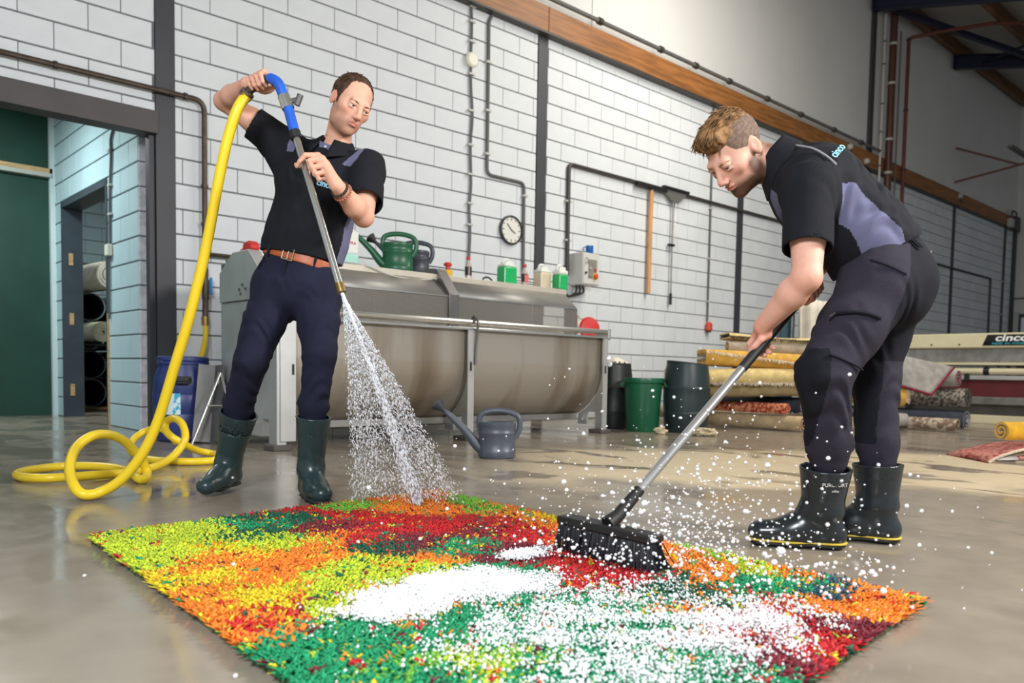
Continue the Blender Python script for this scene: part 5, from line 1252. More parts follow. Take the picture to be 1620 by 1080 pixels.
# ---- the lance
lp = thing('spray_lance', 'long steel spray lance with blue grips held over the rug', 'lance', tuple(J['l8']))
grip_blue = M('blue_grip', (36, 92, 196), .4, var=.12, vs=20)
B().tube(crom([J['l0'], J['l1'], J['l2'], J['l3']], 5), .0165, 12).build('rear_pipe', pipe_dark, lp)
for a, b_ in ((.0, .25), (.35, .6)): B().tube([J['l0']+(J['l1']-J['l0'])*a, J['l0']+(J['l1']-J['l0'])*b_], .0265, 14).build('hose_clamp', M('clamp_metal', (132, 118, 100), .35, metal=.8), lp)
B().tube(crom([J['l3']*.8+J['l2']*.2, J['l3'], J['l4'], J['l5']], 6), .0205, 14).build('upper_grip', grip_blue, lp)
vb = B().tube([J['l5'], J['l6']], .0235, 14).build('valve', steel_bright, lp)
mv = Vector(J['l5']*.5+J['l6']*.5); B().tube([mv, mv+RV*.045+Vector((0, 0, .012))], .010, 8).tube([mv+RV*.04+Vector((0, 0, -.01)), mv+RV*.055+Vector((0, 0, .03))], .013, 8).build('valve_lever', steel_dk, vb)
B().tube([J['l6'], J['l7']+(J['l6']-J['l7'])*.05], .0195, 14).build('lower_grip', grip_blue, lp)
B().tube([J['l7']+(J['l6']-J['l7'])*.1, J['l7']+(J['l8']-J['l7'])*.03], .0215, 14).build('ferrule', rubber, lp)
B().tube([J['l7'], J['l8']], .0135, 14).build('tube', steel_bright, lp)
dl = nrm(J['l8']-J['l7']); B().tube([J['l8']-dl*.03, J['l8']+dl*.006], .0165, 14).build('nozzle', brass, lp)
# ---------------------------------------------------------------- bending man with the broom
K = {k: V3(*v) for k, v in dict(pelvis=(2.62, 1.16, .867), hipL=(2.53, 1.128, .833), hipR=(2.712, 1.183, .845), kneeL=(2.329, 1.191, .556), calfL=(2.402, 1.201, .34), ankL=(2.41, 1.205, .14), kneeR=(2.661, 1.179, .54),
    calfR=(2.66, 1.163, .332), ankR=(2.661, 1.146, .123), waist=(2.605, 1.183, .978), chest=(2.493, 1.30, 1.125), neck=(2.40, 1.395, 1.211), shL=(2.312, 1.252, 1.118), shR=(2.583, 1.441, 1.184), head=(2.272, 1.492, 1.258),
    elL=(2.222, 1.200, .835), wrL=(2.258, 1.362, .698), elR=(2.72, 1.37, .97), hS=(1.73, 1.464, .163), hE=(2.517, 1.328, .858)).items()}
man2 = thing('person', 'bending man in black polo shirt and dark work trousers pushing a broom', 'person', (2.55, 1.2, 0))
sp2 = nrm(K['chest']-K['waist']); X2 = nrm(K['shL']-K['shR']); D2 = nrm(np.cross(X2, sp2)); D2 = D2 if D2[2] < 0 else -D2
H2 = tilt_frame(-60, 48, -2); hs2 = 1.02; hc2 = K['head']
hd = nrm(K['hE']-K['hS']); gp = K['hS']+(K['hE']-K['hS'])*.693; gp2 = K['hS']+(K['hE']-K['hS'])*.965
S_ = Sculpt()
S_.cap(K['pelvis'], K['waist'], .125, .125, flat=(D2, .72)); S_.cap(K['waist'], K['chest'], .125, .135, .04, flat=(D2, .74)); S_.cap(K['shR'], K['shL'], .052, .052, .05)
S_.cap(K['chest'], K['neck'], .11, .07, .05)
S_.cap(K['neck']+sp2*.0, hc2+(-.040*H2[1]-.045*H2[2]), .062, .055, .03)
for s_ in 'RL': S_.chain([K['hip'+s_], K['knee'+s_], K['calf'+s_]], [.078, .052, .042], .02)
S_.chain([K['shL'], K['shL']*.45+K['elL']*.55, K['elL']], [.054, .051, .042], .02); S_.chain([K['elL'], K['elL']*.68+K['wrL']*.32, K['wrL']], [.042, .044, .028], .015)
wr2 = gp2+V3(.04, .03, .05)
S_.chain([K['shR'], K['elR']], [.050, .040], .02); S_.chain([K['elR'], wr2], [.038, .028], .015)
head_prims(S_, hc2, H2, hs2)
up2 = nrm(Zn-hd*(Zn@hd))
n0 = up2*.75-Fn*.55
m_ = np.cross(-hd, n0)
posed_hand(S_, gp, K['wrL'], [[(-.020, .024, -.012), (-.036, .000, -.020), (-.030, -.024, -.026), (-.014, -.034, -.010)], [(-.006, .030, -.016), (-.018, .002, -.032), (-.006, -.028, -.026), (.008, -.036, .000)],
    [(.008, .038, -.018), (-.002, .012, -.034), (.010, -.016, -.028), (.022, -.026, .002)], [(.022, .046, -.016), (.014, .022, -.032), (.026, -.004, -.026), (.036, -.014, .002)]],
    [(.008, .028, .016), (-.014, .012, .024), (-.032, -.010, .020), (-.042, -.028, .012)])
grip_hand(S_, gp2, -hd, up2*.3+Fn*.8+Rn*.5, wr2, .0155, 1)
Vb, Qb = S_.mesh(.0032)
T = np.tile(np.array(lin((218, 166, 144))[:3]), (len(Vb), 1))
head_tint(T, Vb, hc2, H2, hs2, None, (.95, (84, 56, 40)), (.020, .85, (112, 84, 66)))
for p in (K['elL'], K['wrL'], gp):
    m = .34*np.exp(-((Vb-p)**2).sum(1)/.05**2); T = T*(1-m[:, None])+np.array(lin((222, 136, 116))[:3])*m[:, None]
body2 = np_mesh('body', Vb, Qb, skin_mat, man2, tint=T)
make_eyes(hc2, H2, hs2, body2, (.0, .85, -.5))
g2 = lambda x, y, z: hc2+(x*H2[0]+y*H2[1]+z*H2[2])*hs2
for x in (-1, 1):
    B().tube([g2(x*.013, .0935, .0165), g2(x*.027, .0940, .0210), g2(x*.039, .0875, .0215), g2(x*.049, .0765, .0170)], [.0018, .0026, .0023, .0010], 6, flat=.7).build('eyebrow', hair_gold, body2)
# hair: faded sides, long top swept forward
SH = Sculpt()
SH.ell(g2(0, -.016, .052), np.array((.066, .092, .078))*hs2, .01, H2)
SH.ell(g2(0, .040, .092), np.array((.055, .046, .032))*hs2, .03, H2); SH.cap(g2(-.030, .066, .094), g2(.030, .066, .094), .020, k=.02)
SH.ell(g2(0, .0, -.05), np.array((.13, .16, .108))*hs2, .012, H2, 's'); SH.ell(g2(0, .125, .015), np.array((.10, .05, .055))*hs2, .01, H2, 's')
SH.disp = lambda P: .0022*np.sin(((P-hc2)@H2[0])*330+2.5*np.sin(((P-hc2)@H2[1])*45))*np.clip(((P-hc2)@H2[2]-.06)*40, 0, 1)
Vh, Qh = SH.mesh(.003); hair2 = np_mesh('hair', Vh, Qh, hair_gold, body2)
rg = np.random.default_rng(9); roots = []
while len(roots) < 330:
    x, y = rg.uniform(-.058, .058), rg.uniform(-.095, .06); q = 1-(x/.066)**2-((y+.016)/.095)**2
    if q > .12: roots.append((x, y, .050+.080*math.sqrt(q)))
def fl2(q, t):
    n = nrm(np.array((q[0]/.066**2, (q[1]+.016)/.10**2, (q[2]-.05)/.085**2))); d = np.array((q[0]*1.5, 1., .15 if q[1] < .05 else -.55)); d = d-n*(d@n)*(.8 if q[1] < .07 else .2)
    return nrm(d)+n*.10
for i in range(260):
    x, y = rg.uniform(-.046, .046), rg.uniform(-.02, .062); roots.append((x, y, .090+.038*math.sqrt(max(.02, 1-(x/.056)**2))*(1-.25*max(0, y-.05)/.035)))
strands('hair_locks', hc2, H2, hs2, hair_gold, hair2, roots, fl2, lambda p: .046, .0022, 6, 11)
SF = Sculpt()                                                    # short faded sides and back
SF.ell(g2(0, -.016, .032), np.array((.0762, .0978, .0878))*hs2, .004, H2); SF.ell(g2(0, .125, -.02), np.array((.13, .088, .14))*hs2, .010, H2, 's'); SF.ell(g2(0, .02, -.085), np.array((.12, .12, .098))*hs2, .014, H2, 's')
SF.disp = lambda P: .0009*np.sin(P[..., 0]*900)*np.sin(P[..., 1]*850)*np.sin(P[..., 2]*870)
Vh, Qh = SF.mesh(.003); np_mesh('faded_sides', Vh, Qh, fade_m, hair2)
# beard: short locks along the jaw
rg = np.random.default_rng(4); b = B()
# trousers
ST = Sculpt()
ST.cap(K['pelvis']-Zn*.01+Rn*.02, K['waist']+sp2*-.01, .150, .142, .03, flat=(D2, .86)); ST.cap(K['hipR'], K['hipL'], .118, .118, .05)
ST.cap(K['pelvis']+Rn*.045-Zn*.005, K['pelvis']+Rn*.035-Zn*.05, .125, .115, .05)
ST.chain([K['hipL']-Zn*.01, K['hipL']*.5+K['kneeL']*.5, K['kneeL'], K['calfL'], K['calfL']*.72+K['ankL']*.28], [.108, .098, .079, .066, .056], .03)
ST.chain([K['hipR']-Zn*.01, K['hipR']*.5+K['kneeR']*.5, K['kneeR'], K['calfR'], K['calfR']*.72+K['ankR']*.28], [.106, .092, .074, .064, .056], .03)
ST.disp = folds([(Zn+Rn*.5, .06, .0055, K['kneeL']-Zn*.10, .12), (Zn-Rn*.4, .055, .005, K['kneeR']-Zn*.08, .13), (Rn+Zn*.6, .07, .0055, K['hipL']-Zn*.08, .13), (Zn+Rn*.2, .05, .004, K['calfL'], .1), (Zn+Rn*.9, .06, .005, K['kneeL']+Zn*.09, .11)])
ST.cut(K['waist']+sp2*.0-Rn*.0, -(sp2+Rn*.25))
Vt, Qt = ST.mesh(.0048)
def az(c): return c@Rn, c@Fn, c[:, 2]
def inpoly(a, z, poly):
    k = np.zeros(len(a), bool); n = len(poly)
    for i in range(n):
        (x1, y1), (x2, y2) = poly[i], poly[(i+1) % n]
        c = ((y1 > z) != (y2 > z)) & (a < (x2-x1)*(z-y1)/(y2-y1+1e-12)+x1); k ^= c
    return k
a0 = float(K['pelvis']@Rn); kn = float(K['kneeL']@Rn)
def rear2(c): a, b_, z = az(c); return (a > a0+.030+.62*(.90-z)*-1*.0-.30*(.93-z)) & (z > .60) & (a > a0-.07+.20*(z-.6))
def knee2(c): a, b_, z = az(c); kc = np.where(b_ < 2.56, kn, float(K['kneeR']@Rn)); return (z < .63) & (z > .33) & (a < kc-.012+.06*(z-.5))
tro2 = split('work_trousers', Vt, Qt, trouser_plum, man2, (('seat_panel', trouser_dark, rear2, 'dark stretch panel over the seat'), *[('knee_panel', trouser_dark, (lambda c, s=s: knee2(c) & (s*(c@Fn-2.56) > 0)), 'dark knee panel') for s in (-1, 1)]))
# side pocket, loops and seams on the near thigh
def on_leg(q, Vx=Vt): return skin_at(Vx, np.array(q, float), -Fn)
def wd(a, b_, z): return Rn*a+Fn*b_+Zn*z
kp = [on_leg(wd(a0-.215+.125*t, 2.47, .735-.016*t+.010*math.sin(3*t))) for t in np.linspace(0, 1, 5)]
B().tube([Vector(p)-FV*.001 for p in crom(kp, 4)], .0065, 6).build('zip_flap', trouser_dark, tro2)
B().tube([Vector(kp[0])-FV*.004, Vector(kp[0])-FV*.008-RV*.02-Vector((0, 0, .012))], .004, 6).build('zip_pull', rubber, tro2)
kp = [on_leg(wd(a0-.245+.115*t, 2.47, .612-.045*t)) for t in np.linspace(0, 1, 6)]
B().tube([Vector(p) for p in crom(kp, 3)], .0035, 6).build('pocket_hem', trouser_dark, tro2)
kp = [on_leg(wd(a0-.105+.10*t, 2.5, .90-.045*t)) for t in np.linspace(0, 1, 5)]
B().tube([Vector(p) for p in crom(kp, 3)], .003, 6).build('pocket_seam', trouser_dark, tro2)
wb = K['waist']-sp2*.022
for q in (.06, -.07):
    p = skin_at(Vt, wb+nrm(np.cross(X2, sp2))*0+Rn*q, -Fn); loop(tro2, p+(-Fn)*.003, Rn, sp2, -Fn, trouser_dark, .014, .024)
cb_ = Vector(K['waist'])+RV*.155-FV*.03-Vector((0, 0, .035)); B().tube([cb_, cb_+RV*.02+Vector((0, 0, .01)), cb_+RV*.026-Vector((0, 0, .04)), cb_+RV*.012-Vector((0, 0, .05)), cb_], .0028, 6).build('carabiner', buckle_m, tro2)
# shirt
SS = Sculpt()
SS.cap(K['waist']-sp2*.03, K['waist']+sp2*.07, .146, .150, .03, flat=(D2, .90)); SS.cap(K['waist']+sp2*.05, K['chest'], .150, .162, .05, flat=(D2, .86))
SS.cap(K['chest']-X2*.05+sp2*.03, K['chest']+X2*.05+sp2*.03, .125, .125, .06); SS.cap(K['shR'], K['shL'], .070, .070, .06); SS.cap(K['chest']+sp2*.05, K['neck']-sp2*.015, .125, .078, .05)
SS.cap(K['waist']-Rn*.06+sp2*.02-Zn*.02, K['waist']-Rn*.075-Zn*.085, .085, .055, .05)
eL2 = K['shL']*.30+K['elL']*.70
SS.cyl(K['shL']*1.12-K['elL']*.12, eL2, .076, .074, .04); SS.cyl(K['shL']*.45+K['elL']*.55, K['shL']*.2+K['elL']*.8, .066, .069, .002, 's')
SS.cyl(K['shR'], K['shR']*.35+K['elR']*.65, .070, .070, .04)
SS.cap(K['neck']+sp2*.02, K['neck']+sp2*.11+Zn*.02, .058, .066, .006, op='s')
SS.disp = folds([(sp2+Zn*.3, .075, .0055, K['waist']+sp2*.06-Fn*.1, .14), (sp2-Zn*.6, .07, .0055, K['chest']-sp2*.05-Fn*.12, .13), (Rn+Zn*.3, .07, .004, K['shL']-Zn*.08, .10), (sp2*.7+Zn, .08, .005, K['chest']+Zn*.1, .14)])
SS.cut(K['waist']-sp2*.055-Rn*.01, sp2+Rn*.35)
Vs, Qs = SS.mesh(.0045)
chA = lambda da, dz: (float(K['chest']@Rn)+da, float(K['chest'][2])+dz)
panel_poly = [chA(*q) for q in ((-.008, .003), (.030, .008), (.075, -.030), (.130, -.080), (.190, -.130), (.202, -.165), (.150, -.195), (.095, -.225), (.070, -.185), (.035, -.130), (.0, -.110))]
nb_ = float(K['chest']@Fn)
def side2(c): a, b_, z = az(c); return inpoly(a, z, panel_poly) & (np.abs(b_-nb_) > .055)
def front2(c): q = c-K['chest']; return ((q@D2) > .095) & ((q@sp2) > .02) & ((q@X2) > .05) & ((q@X2) < .115)
shirt2 = split('polo_shirt', Vs, Qs, shirt_black, man2, [('side_panel', shirt_lilac, (lambda c, s=s: side2(c) & (s*(c@Fn-nb_) > 0)), 'lilac grey side panel') for s in (-1, 1)]+[('chest_panel', shirt_lilac, front2, 'lilac grey chest panel')])
collar(shirt2, K['neck']+sp2*.022+Zn*.004, sp2*.9+Zn*.25, D2, X2, .064, .092, .052, 20, shirt_black, .03)
def on_shirt(a, z): return skin_at(Vs, Rn*(float(K['chest']@Rn)+a)+Fn*nb_+Zn*(float(K['chest'][2])+z), -Fn)
kp = [on_shirt(-.118, .145), on_shirt(-.085, .120), on_shirt(-.055, .085), on_shirt(-.040, .048)]
B().tube([Vector(p) for p in crom(kp, 4)], .0032, 6).build('piping', M('grey_piping', (150, 148, 150), .8), shirt2)
o_ = on_shirt(-.030, .072); kq = np.argsort(((Vs-o_)**2).sum(1))[:90]; qq = Vs[kq]-Vs[kq].mean(0); nn = np.linalg.svd(qq, full_matrices=False)[2][2]; nn = nn if nn@(-Fn) > 0 else -nn
xd = Zn*.80+Rn*.62+Fn*.3; xd = nrm(xd-nn*(xd@nn))
text('back_print', 'cinco', .036, logo_blue, shirt2, Vector(o_)+Vector(nn)*.006, Vector(xd), Vector(np.cross(nn, xd)), .001, .0003)
# boots
for s_, heel, toe in (('L', (2.470, 1.165, 0), (2.300, 1.420, 0)), ('R', (2.690, 1.085, 0), (2.600, 1.375, 0))):
    SB, SO = Sculpt(), Sculpt(); hl = np.array(heel); to = np.array(toe); an = hl+(to-hl)*.25+Zn*.12
    top = np.array((an[0]*.5+K['calf'+s_][0]*.5, an[1]*.5+K['calf'+s_][1]*.5, .262)); boot(SB, SO, top, an, hl, to, .081, .060, .050)
    SB.disp = folds([(Zn, .04, .0028, an-Zn*.01, .07)]); SB.cut(V3(0, 0, .014), Zn)
    Vx, Qx = SB.mesh(.004); bo = np_mesh('boot', Vx, Qx, boot_black, man2)
    Vx, Qx = SO.mesh(.004); np_mesh('sole', Vx, Qx, sole_mat, bo)
    SY = Sculpt(); d = nrm(to-hl); L = np.linalg.norm(to-hl)
    for a, b_, r0, r1 in ((.042, .06, .0455, .0455), (.10, L*.55, .040, .0475), (L*.55, L-.052, .0525, .0490)): SY.cap(hl+d*a+Zn*.022, hl+d*b_+Zn*.022, r0, r1, .02, flat=(Zn, .5))
    SY.cut(V3(0, 0, .0175), Zn); SY.cut(V3(0, 0, .0245), -Zn)
    Vx, Qx = SY.mesh(.0025); np_mesh('yellow_line', Vx, Qx, line_yel, bo)
    if s_ == 'L':
        q = top*.62+an*.38; p = skin_at(SB.mesh(.006)[0], q, -Fn); q0 = Vector(p)-FV*.002-RV*.035
        text('boot_print', 'PUROFORT', .016, clip_mat, bo, q0, RV*.96+FV*.1, (0, 0, 1), .001)
        text('boot_print', 'safety', .010, clip_mat, bo, q0+RV*.03-Vector((0, 0, .016)), RV*.96+FV*.1, (0, 0, 1), .001)
# ---- broom
bm_ = thing('broom', 'wide black bristle broom with a silver handle scrubbing the rug', 'broom', (1.66, 1.47, .04))
alu = M('aluminium_tube', (206, 206, 206), .3, metal=.85, var=.05)
B().tube([K['hS']+hd*.05, K['hS']+(K['hE']-K['hS'])*.60], .0135, 14).build('handle', alu, bm_)
B().tube([K['hS']+(K['hE']-K['hS'])*.58, K['hE']], .0155, 14).build('grip', rubber, bm_)
cA, cB = V3(1.680, 1.645, .118), V3(1.676, 1.300, .112)
ax = nrm(cB-cA); mid = (cA+cB)/2
B().tube([K['hS']+hd*.08, mid*.35+K['hS']*.65, mid+Zn*.012], [.016, .019, .024], 12).build('socket', rubber, bm_)
bh = B().bar(cA, cB, .062, .024).build('head', rubber, bm_, bev=.005)
rg = np.random.default_rng(2); b = B(); br_m = M('bristle', (34, 36, 42), .35, var=.3, vs=60)
sd_ = nrm(np.cross(ax, Zn))
for i in range(1500):
    u, v = rg.uniform(.01, .99), rg.uniform(-1, 1); p = cA+(cB-cA)*u+sd_*v*.026-Zn*.008
    e = p-Zn*rg.uniform(.072, .088)+sd_*(v*.020+rg.normal(0, .006)-.018)+ax*((u-.5)*.03+rg.normal(0, .007))
    b.tube([p, (p+e)/2+sd_*.003, e], [.0021, .0019, .0012], 3, cap=False)
tag(b.build('bristles', br_m, bm_, ang=80), kind='stuff')
# ================================================================== THE SHAG RUG BEING WASHED
RUGC = (('L', (188, 208, 52)), ('Y', (226, 198, 34)), ('O', (242, 134, 40)), ('R', (198, 34, 38)), ('D', (122, 36, 50)), ('G', (24, 148, 98)), ('K', (14, 92, 66)), ('B', (48, 80, 96)), ('H', (120, 186, 62)))
RUGP = [(-0.68, 1.03, 'L'), (-0.57, 0.94, 'L'), (-0.45, 0.89, 'L'), (-0.68, 0.61, 'L'), (-0.55, 0.59, 'L'), (-0.37, 0.65, 'L'), (-0.55, 0.75, 'L'), (-0.65, 0.33, 'Y'), (-0.51, 0.46, 'O'), (-0.64, 0.18, 'O'), (-0.65, -0.0, 'O'), (-0.64, -0.16, 'O'), (-0.58, 0.27, 'Y'), (-0.47, 0.25, 'O'), (-0.36, 0.33, 'O'), (-0.24, 0.32, 'O'), (-0.1, 0.42, 'R'), (-0.21, 0.83, 'G'), (-0.3, 0.73, 'K'), (-0.12, 0.89, 'K'), (0.02, 1.02, 'R'), (0.12, 0.8, 'R'), (-0.07, 0.64, 'D'), (0.16, 0.59, 'R'), (0.24, 0.38, 'R'), (0.31, 0.26, 'D'), (0.21, 0.95, 'H'), (0.37, 1.01, 'O'), (0.54, 0.87, 'O'), (0.35, 0.75, 'O'), (0.66, 0.78, 'H'), (0.62, 0.62, 'H'), (0.7, 0.55, 'O'), (0.62, 0.28, 'O'), (0.72, 0.28, 'Y'), (0.66, -0.04, 'O'), (0.61, -0.18, 'O'), (0.45, 0.66, 'O'), (0.38, 0.07, 'R'), (0.06, 0.28, 'D'), (-0.09, 0.28, 'K'), (-0.25, 0.15, 'L'), (-0.44, 0.01, 'L'), (-0.52, 0.01, 'Y'), (-0.6, -0.1, 'R'), (-0.49, -0.14, 'L'), (-0.59, -0.22, 'G'), (-0.49, -0.26, 'G'), (-0.65, -0.26, 'G'), (-0.64, -0.39, 'G'), (-0.52, -0.41, 'G'), (-0.62, -0.49, 'G'), (-0.5, -0.59, 'G'), (-0.41, -0.6, 'L'), (-0.33, -0.58, 'H'), (-0.51, -0.51, 'H'), (-0.35, -0.43, 'G'), (-0.24, -0.58, 'G'), (-0.29, -0.71, 'G'), (0.17, -0.03, 'D'), (0.26, -0.21, 'R'), (0.25, -0.37, 'R'), (0.31, -0.43, 'R'), (0.38, -0.49, 'K'), (0.56, -0.46, 'O'), (0.55, -0.35, 'O'), (0.7, -0.49, 'H'), (0.64, -0.63, 'L'), (0.7, -0.68, 'O'), (0.41, -0.6, 'O'), (0.26, -0.61, 'K'), (0.44, -0.7, 'G'), (0.59, -0.83, 'B'), (0.69, -0.88, 'B'), (0.59, -0.75, 'G'), (0.7, -0.93, 'O'), (0.75, -0.97, 'O'), (0.7, -1.04, 'O'), (0.47, -0.93, 'O'), (0.5, -1.03, 'O'), (0.3, -0.96, 'D'), (0.29, -0.89, 'R'), (0.38, -1.0, 'D'), (0.12, -0.74, 'O'), (0.14, -0.81, 'R'), (0.03, -0.71, 'G'), (-0.01, -0.56, 'G'), (-0.17, -0.78, 'G'), (-0.1, -0.88, 'G'), (0.08, -0.91, 'D'), (0.2, -0.97, 'R'), (0.13, 0.11, 'G'), (-0.02, 0.04, 'O'), (-0.15, -0.02, 'L'), (-0.28, -0.14, 'O'), (-0.35, -0.14, 'Y'), (0.0, -0.16, 'G'), (-0.44, 0.49, 'Y'), (-0.24, 0.53, 'L'), (-0.16, 0.47, 'O'), (-0.56, 0.11, 'Y'), (-0.46, 0.62, 'Y'), (0.48, -0.07, 'O'), (0.41, 0.31, 'R')]
RC = V3(1.346, 1.723, 0); RU, RW = V3(.9947, .1026, 0), V3(.0535, .9986, 0)      # the wet rug lies slightly skewed
RHW, RHL = .705, 1.055
rug = thing('shag_rug', 'wet multicoloured shag rug in green, orange, yellow and red on the floor', 'rug', tuple(RC))
def rp(u, v, z): return tuple(RC+RU*u+RW*v+Zn*z)
bk = B(); m = 40
edge = [(RHW*math.cos(a)/max(abs(math.cos(a)), abs(math.sin(a))), RHL*math.sin(a)/max(abs(math.cos(a)), abs(math.sin(a)))) for a in np.linspace(0, 2*math.pi, 64, endpoint=False)]
bk.add([rp(u, v, .002) for u, v in edge]+[rp(u*.995, v*.995, .014) for u, v in edge], [tuple(range(63, -1, -1)), tuple(range(64, 128))]+[(i, (i+1) % 64, 64+(i+1) % 64, 64+i) for i in range(64)])
bk.build('backing', M('rug_backing', (70, 84, 52), .9, var=.3, vs=20), rug)
def pile():
    rg = np.random.default_rng(21); sp_ = .0092
    U_, V_ = np.meshgrid(np.arange(-RHW+.004, RHW, sp_), np.arange(-RHL+.004, RHL, sp_)); uv = np.stack([U_.ravel(), V_.ravel()], 1)
    uv = np.repeat(uv, 2, 0); uv = uv+rg.normal(0, .0042, uv.shape)
    k = (np.abs(uv[:, 0]) < RHW+.006) & (np.abs(uv[:, 1]) < RHL+.006); uv = uv[k]; n = len(uv)
    # colour zones: nearest control spots with wobbly borders, yarns mixed at random where zones meet
    wob = np.stack([.05*np.sin(uv[:, 1]*13+2*np.sin(uv[:, 0]*17))+.03*np.sin(uv[:, 0]*41+uv[:, 1]*23), .05*np.sin(uv[:, 0]*15+2*np.sin(uv[:, 1]*11))+.03*np.sin(uv[:, 1]*37-uv[:, 0]*29)], 1)*.6
    q = uv+wob+rg.normal(0, .028, uv.shape)
    P = np.array([(a, b) for a, b, _ in RUGP]); key = [a for a, _ in RUGC]; ci = np.array([key.index(c) for _, _, c in RUGP])
    d = ((q[:, None, :]-P[None])**2).sum(-1)**.5*np.exp(rg.normal(0, .13, (n, len(P)))); pick = ci[d.argmin(1)]
    clump = np.floor(uv/.021).astype(int); h = (clump[:, 0]*73856093 ^ clump[:, 1]*19349663) % 997/997.
    stray = h < .16; alt = np.array([key.index(c) for c in 'LOGDRYK'])[((h*7919) % 7).astype(int)]
    pick = np.where(stray, np.where(rg.random(n) < .65, alt, pick), pick)
    col = np.array([lin(c)[:3] for _, c in RUGC])[pick]*rg.uniform(.75, 1.2, (n, 1))
    # yarns: three sided, bent
    ang = 3*np.sin(uv[:, 0]*9+uv[:, 1]*7)+rg.normal(0, 1.3, n); ln = rg.uniform(.010, .022, n); lean = rg.uniform(.3, 1.1, n)
    dx = np.stack([np.cos(ang), np.sin(ang)], 1)*(lean*ln)[:, None]
    out = np.clip((np.abs(uv)-np.array((RHW-.03, RHL-.03)))/.03, 0, 1)*np.sign(uv)*.012
    dx = dx+out
    z0 = np.full(n, .012); hgt = ln*np.sqrt(np.maximum(.25, 1-.5*lean**2))
    rings = []
    for t, r in ((0, .0042), (.55, .0056), (1., .0042)):
        c2 = uv+dx*t**1.5; z = z0+hgt*(t if t < 1 else .96)
        for a in range(3):
            th = ang+a*2.0944; rings.append(np.stack([c2[:, 0]+r*np.cos(th), c2[:, 1]+r*np.sin(th), z+(.0015 if a == 0 else 0)], 1))
    A = np.stack(rings, 1)                               # n,9,3
    W_ = RC+A[..., :1]*RU+A[..., 1:2]*RW+A[..., 2:]*Zn
    f = np.array([(r*3+a, r*3+(a+1) % 3, r*3+3+(a+1) % 3, r*3+3+a) for r in (0, 1) for a in range(3)]+[(6, 7, 8, 8)])
    f = np.array([t for q in f for t in (((q[0], q[1], q[2]), (q[0], q[2], q[3])) if q[2] != q[3] else ((q[0], q[1], q[2]),))]); Q = (np.arange(n)[:, None, None]*9+f[None]).reshape(-1, 3)
    return W_.reshape(-1, 3), Q, np.repeat(col, 9, 0)
Vp, Qp, Cp = pile()
yarn = tint_mat('shag_yarn', .6, 0, 0); 
tag(np_mesh('shag_pile', Vp, Qp, yarn, rug, tint=Cp), kind='stuff')

# ================================================================== WATER AND FOAM
def ico():
    t = (1+5**.5)/2; v = np.array([(-1, t, 0), (1, t, 0), (-1, -t, 0), (1, -t, 0), (0, -1, t), (0, 1, t), (0, -1, -t), (0, 1, -t), (t, 0, -1), (t, 0, 1), (-t, 0, -1), (-t, 0, 1)], float); v /= np.linalg.norm(v[0])
    f = np.array([(0, 11, 5), (0, 5, 1), (0, 1, 7), (0, 7, 10), (0, 10, 11), (1, 5, 9), (5, 11, 4), (11, 10, 2), (10, 7, 6), (7, 1, 8), (3, 9, 4), (3, 4, 2), (3, 2, 6), (3, 6, 8), (3, 8, 9), (4, 9, 5), (2, 4, 11), (6, 2, 10), (8, 6, 7), (9, 8, 1)])
    return v, f
def octa():
    return np.array([(1, 0, 0), (-1, 0, 0), (0, 1, 0), (0, -1, 0), (0, 0, 1), (0, 0, -1)], float), np.array([(0, 2, 4), (2, 1, 4), (1, 3, 4), (3, 0, 4), (2, 0, 5), (1, 2, 5), (3, 1, 5), (0, 3, 5)])
def blobs(name, C, R_, mat, dirs=None, st=None, base=ico):
    v, f = base(); C = np.asarray(C); n = len(C); X = np.repeat(v[None], n, 0)*np.asarray(R_)[:, None, None]
    if dirs is not None: X = X+((X@np.ones((3, 1)))*0)+np.einsum('nij,nj->ni', X, dirs)[..., None]*dirs[:, None, :]*(np.asarray(st)[:, None, None]-1)
    X = X+C[:, None, :]
    return np_mesh(name, X.reshape(-1, 3), (np.arange(n)[:, None, None]*len(v)+f[None]).reshape(-1, 3), mat, None)
foam_m = M('white_foam', (244, 246, 248), .5, var=.02); drop_m = M('water_drop', (246, 248, 252), .12, trans=.12, spec=.8)  # drops coloured white to stand for strobe light in clear water
rg = np.random.default_rng(5)
# foam lying in the pile: (u, v, reach u, reach v, blobs, height)
FO = [(-.20, -.20, .20, .11, 9000, .018), (-.35, -.22, .16, .12, 3500, .006), (-.05, -.30, .16, .10, 2500, .006), (.20, -.09, .09, .05, 1500, .006), (-.20, -.55, .34, .22, 2000, .001), (-.05, -.80, .36, .24, 2600, .001), (.18, -.86, .24, .16, 1700, .003), (-.35, -.85, .30, .22, 1300, .001), (.05, -.55, .34, .24, 1200, .0)]
Cs, Rs = [], []
for u, v, su, sv, n, hz in FO:
    n = int(n*2.6)
    q = rg.normal(0, .5, (n, 2))*np.array((su, sv)); k = (q[:, 0]/su)**2+(q[:, 1]/sv)**2; uvq = q+np.array((u, v))
    st_ = np.sin(uvq[:, 0]*34+5*np.sin(uvq[:, 1]*9))+np.sin(uvq[:, 1]*27+4*np.sin(uvq[:, 0]*13))
    keep = (st_*.7+rg.normal(0, 1.0, len(k)) > -.9+1.6*np.minimum(k, 1.4)-hz*30) & (np.abs(uvq[:, 0]) < RHW) & (np.abs(uvq[:, 1]) < RHL)
    uvq = uvq[keep]; k = k[keep]; z = .032+hz*np.exp(-k)*rg.uniform(.2, 1, len(k))+rg.uniform(-.004, .006, len(k))
    Cs.append(RC+uvq[:, :1]*RU+uvq[:, 1:]*RW+z[:, None]*Zn); Rs.append(rg.gamma(2.2, .0007, len(k))+.0007)
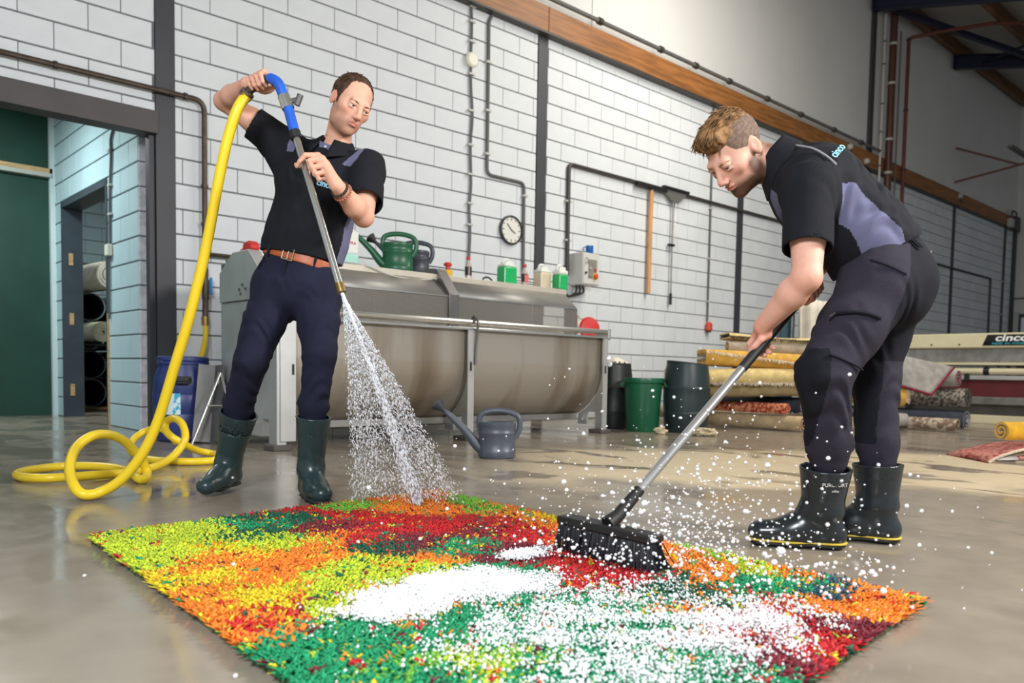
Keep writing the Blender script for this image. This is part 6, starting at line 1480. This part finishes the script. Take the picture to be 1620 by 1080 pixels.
tag(blobs('soap_foam', np.concatenate(Cs), np.concatenate(Rs), foam_m, base=octa), 'white soap foam lying on the shag rug', 'foam', kind='stuff')
# spray from the lance: a core jet and a fan of drops falling towards the rug
nz = J['l8']+dl*.008; tgt = V3(1.80, 2.55, .04)
n = 15000; t = rg.beta(1.25, 1.0, n); core = rg.random(n) < .30
w1 = np.where(core, .010, 1.)*1.; a_ = rg.uniform(-1, 1, n); a_ = np.sign(a_)*np.abs(a_)**.8; b_ = rg.normal(0, .45, n)
tl, tr_ = V3(1.655, 2.78, .04), V3(1.96, 2.47, .04)
fan = (tl+tr_)/2+np.outer(a_, (tr_-tl)/2)+np.outer(b_, -Fn*.10)
end = np.where(core[:, None], tgt+rg.normal(0, .012, (n, 3)), fan)
ctl = nz+(end-nz)*.45+np.outer(np.ones(n), dl*.06)+Zn*.05
Pp = (1-t)[:, None]**2*nz+2*(t*(1-t))[:, None]*ctl+(t**2)[:, None]*end
dv = 2*(1-t)[:, None]*(ctl-nz)+2*t[:, None]*(end-ctl); dv /= np.linalg.norm(dv, axis=1)[:, None]
Pp += rg.normal(0, .006, (n, 3))*t[:, None]*np.where(core, .6, 1.5)[:, None]
rad = np.where(core, rg.uniform(.0012, .0026, n), rg.gamma(2.2, .00042, n)+.0005)
tag(blobs('water_spray', Pp, rad, drop_m, dv, np.where(core, rg.uniform(3, 9, n), rg.uniform(1.2, 4, n))), 'fan of water drops spraying from the lance onto the rug', 'water', kind='stuff')
tag(B().tube([Vector(nz), Vector(nz*.7+ctl[0]*0+(nz+(tgt-nz)*.45+dl*.06+Zn*.05)*.3), Vector(.25*nz+.5*(nz+(tgt-nz)*.45+dl*.06+Zn*.05)+.25*tgt)], [.007, .006, .003], 8).build('water_jet', drop_m), 'thin core of water leaving the lance nozzle', 'water', kind='stuff')
# drops thrown up by the broom
n = 1150; bc2 = V3(1.66, 1.40, .06)
an = rg.uniform(0, 2*math.pi, n); di = rg.gamma(2.0, .20, n); Pp = bc2+np.stack([np.cos(an)*di*.75+.05, np.sin(an)*di*.75-.18, rg.gamma(1.5, .085, n)*np.clip(1.3-.5*di, .3, 1.3)], 1)
Pp = Pp[(Pp[:, 2] < .62)]; kk = ((Pp-V3(0, 0, .539))@Fn) > .75; Pp = Pp[kk]; n = len(Pp)
tag(blobs('water_splash', Pp, rg.gamma(2.0, .00085, n)+.0008, drop_m, rg.normal(0, 1, (n, 3))/1.7, np.full(n, 1.15)), 'scattered water drops splashing up round the broom', 'water', kind='stuff')
n = 520; uvq = np.stack([rg.uniform(.1, .70, n), rg.uniform(-1.0, -.1, n)], 1)
Pp = RC+uvq[:, :1]*RU+uvq[:, 1:]*RW+Zn*(.045+rg.gamma(1.3, .03, n))[:, None]
tag(blobs('foam_flecks', Pp, rg.gamma(2.2, .0011, n)+.0010, foam_m), 'white foam flecks flying above the right half of the rug', 'foam', kind='stuff')
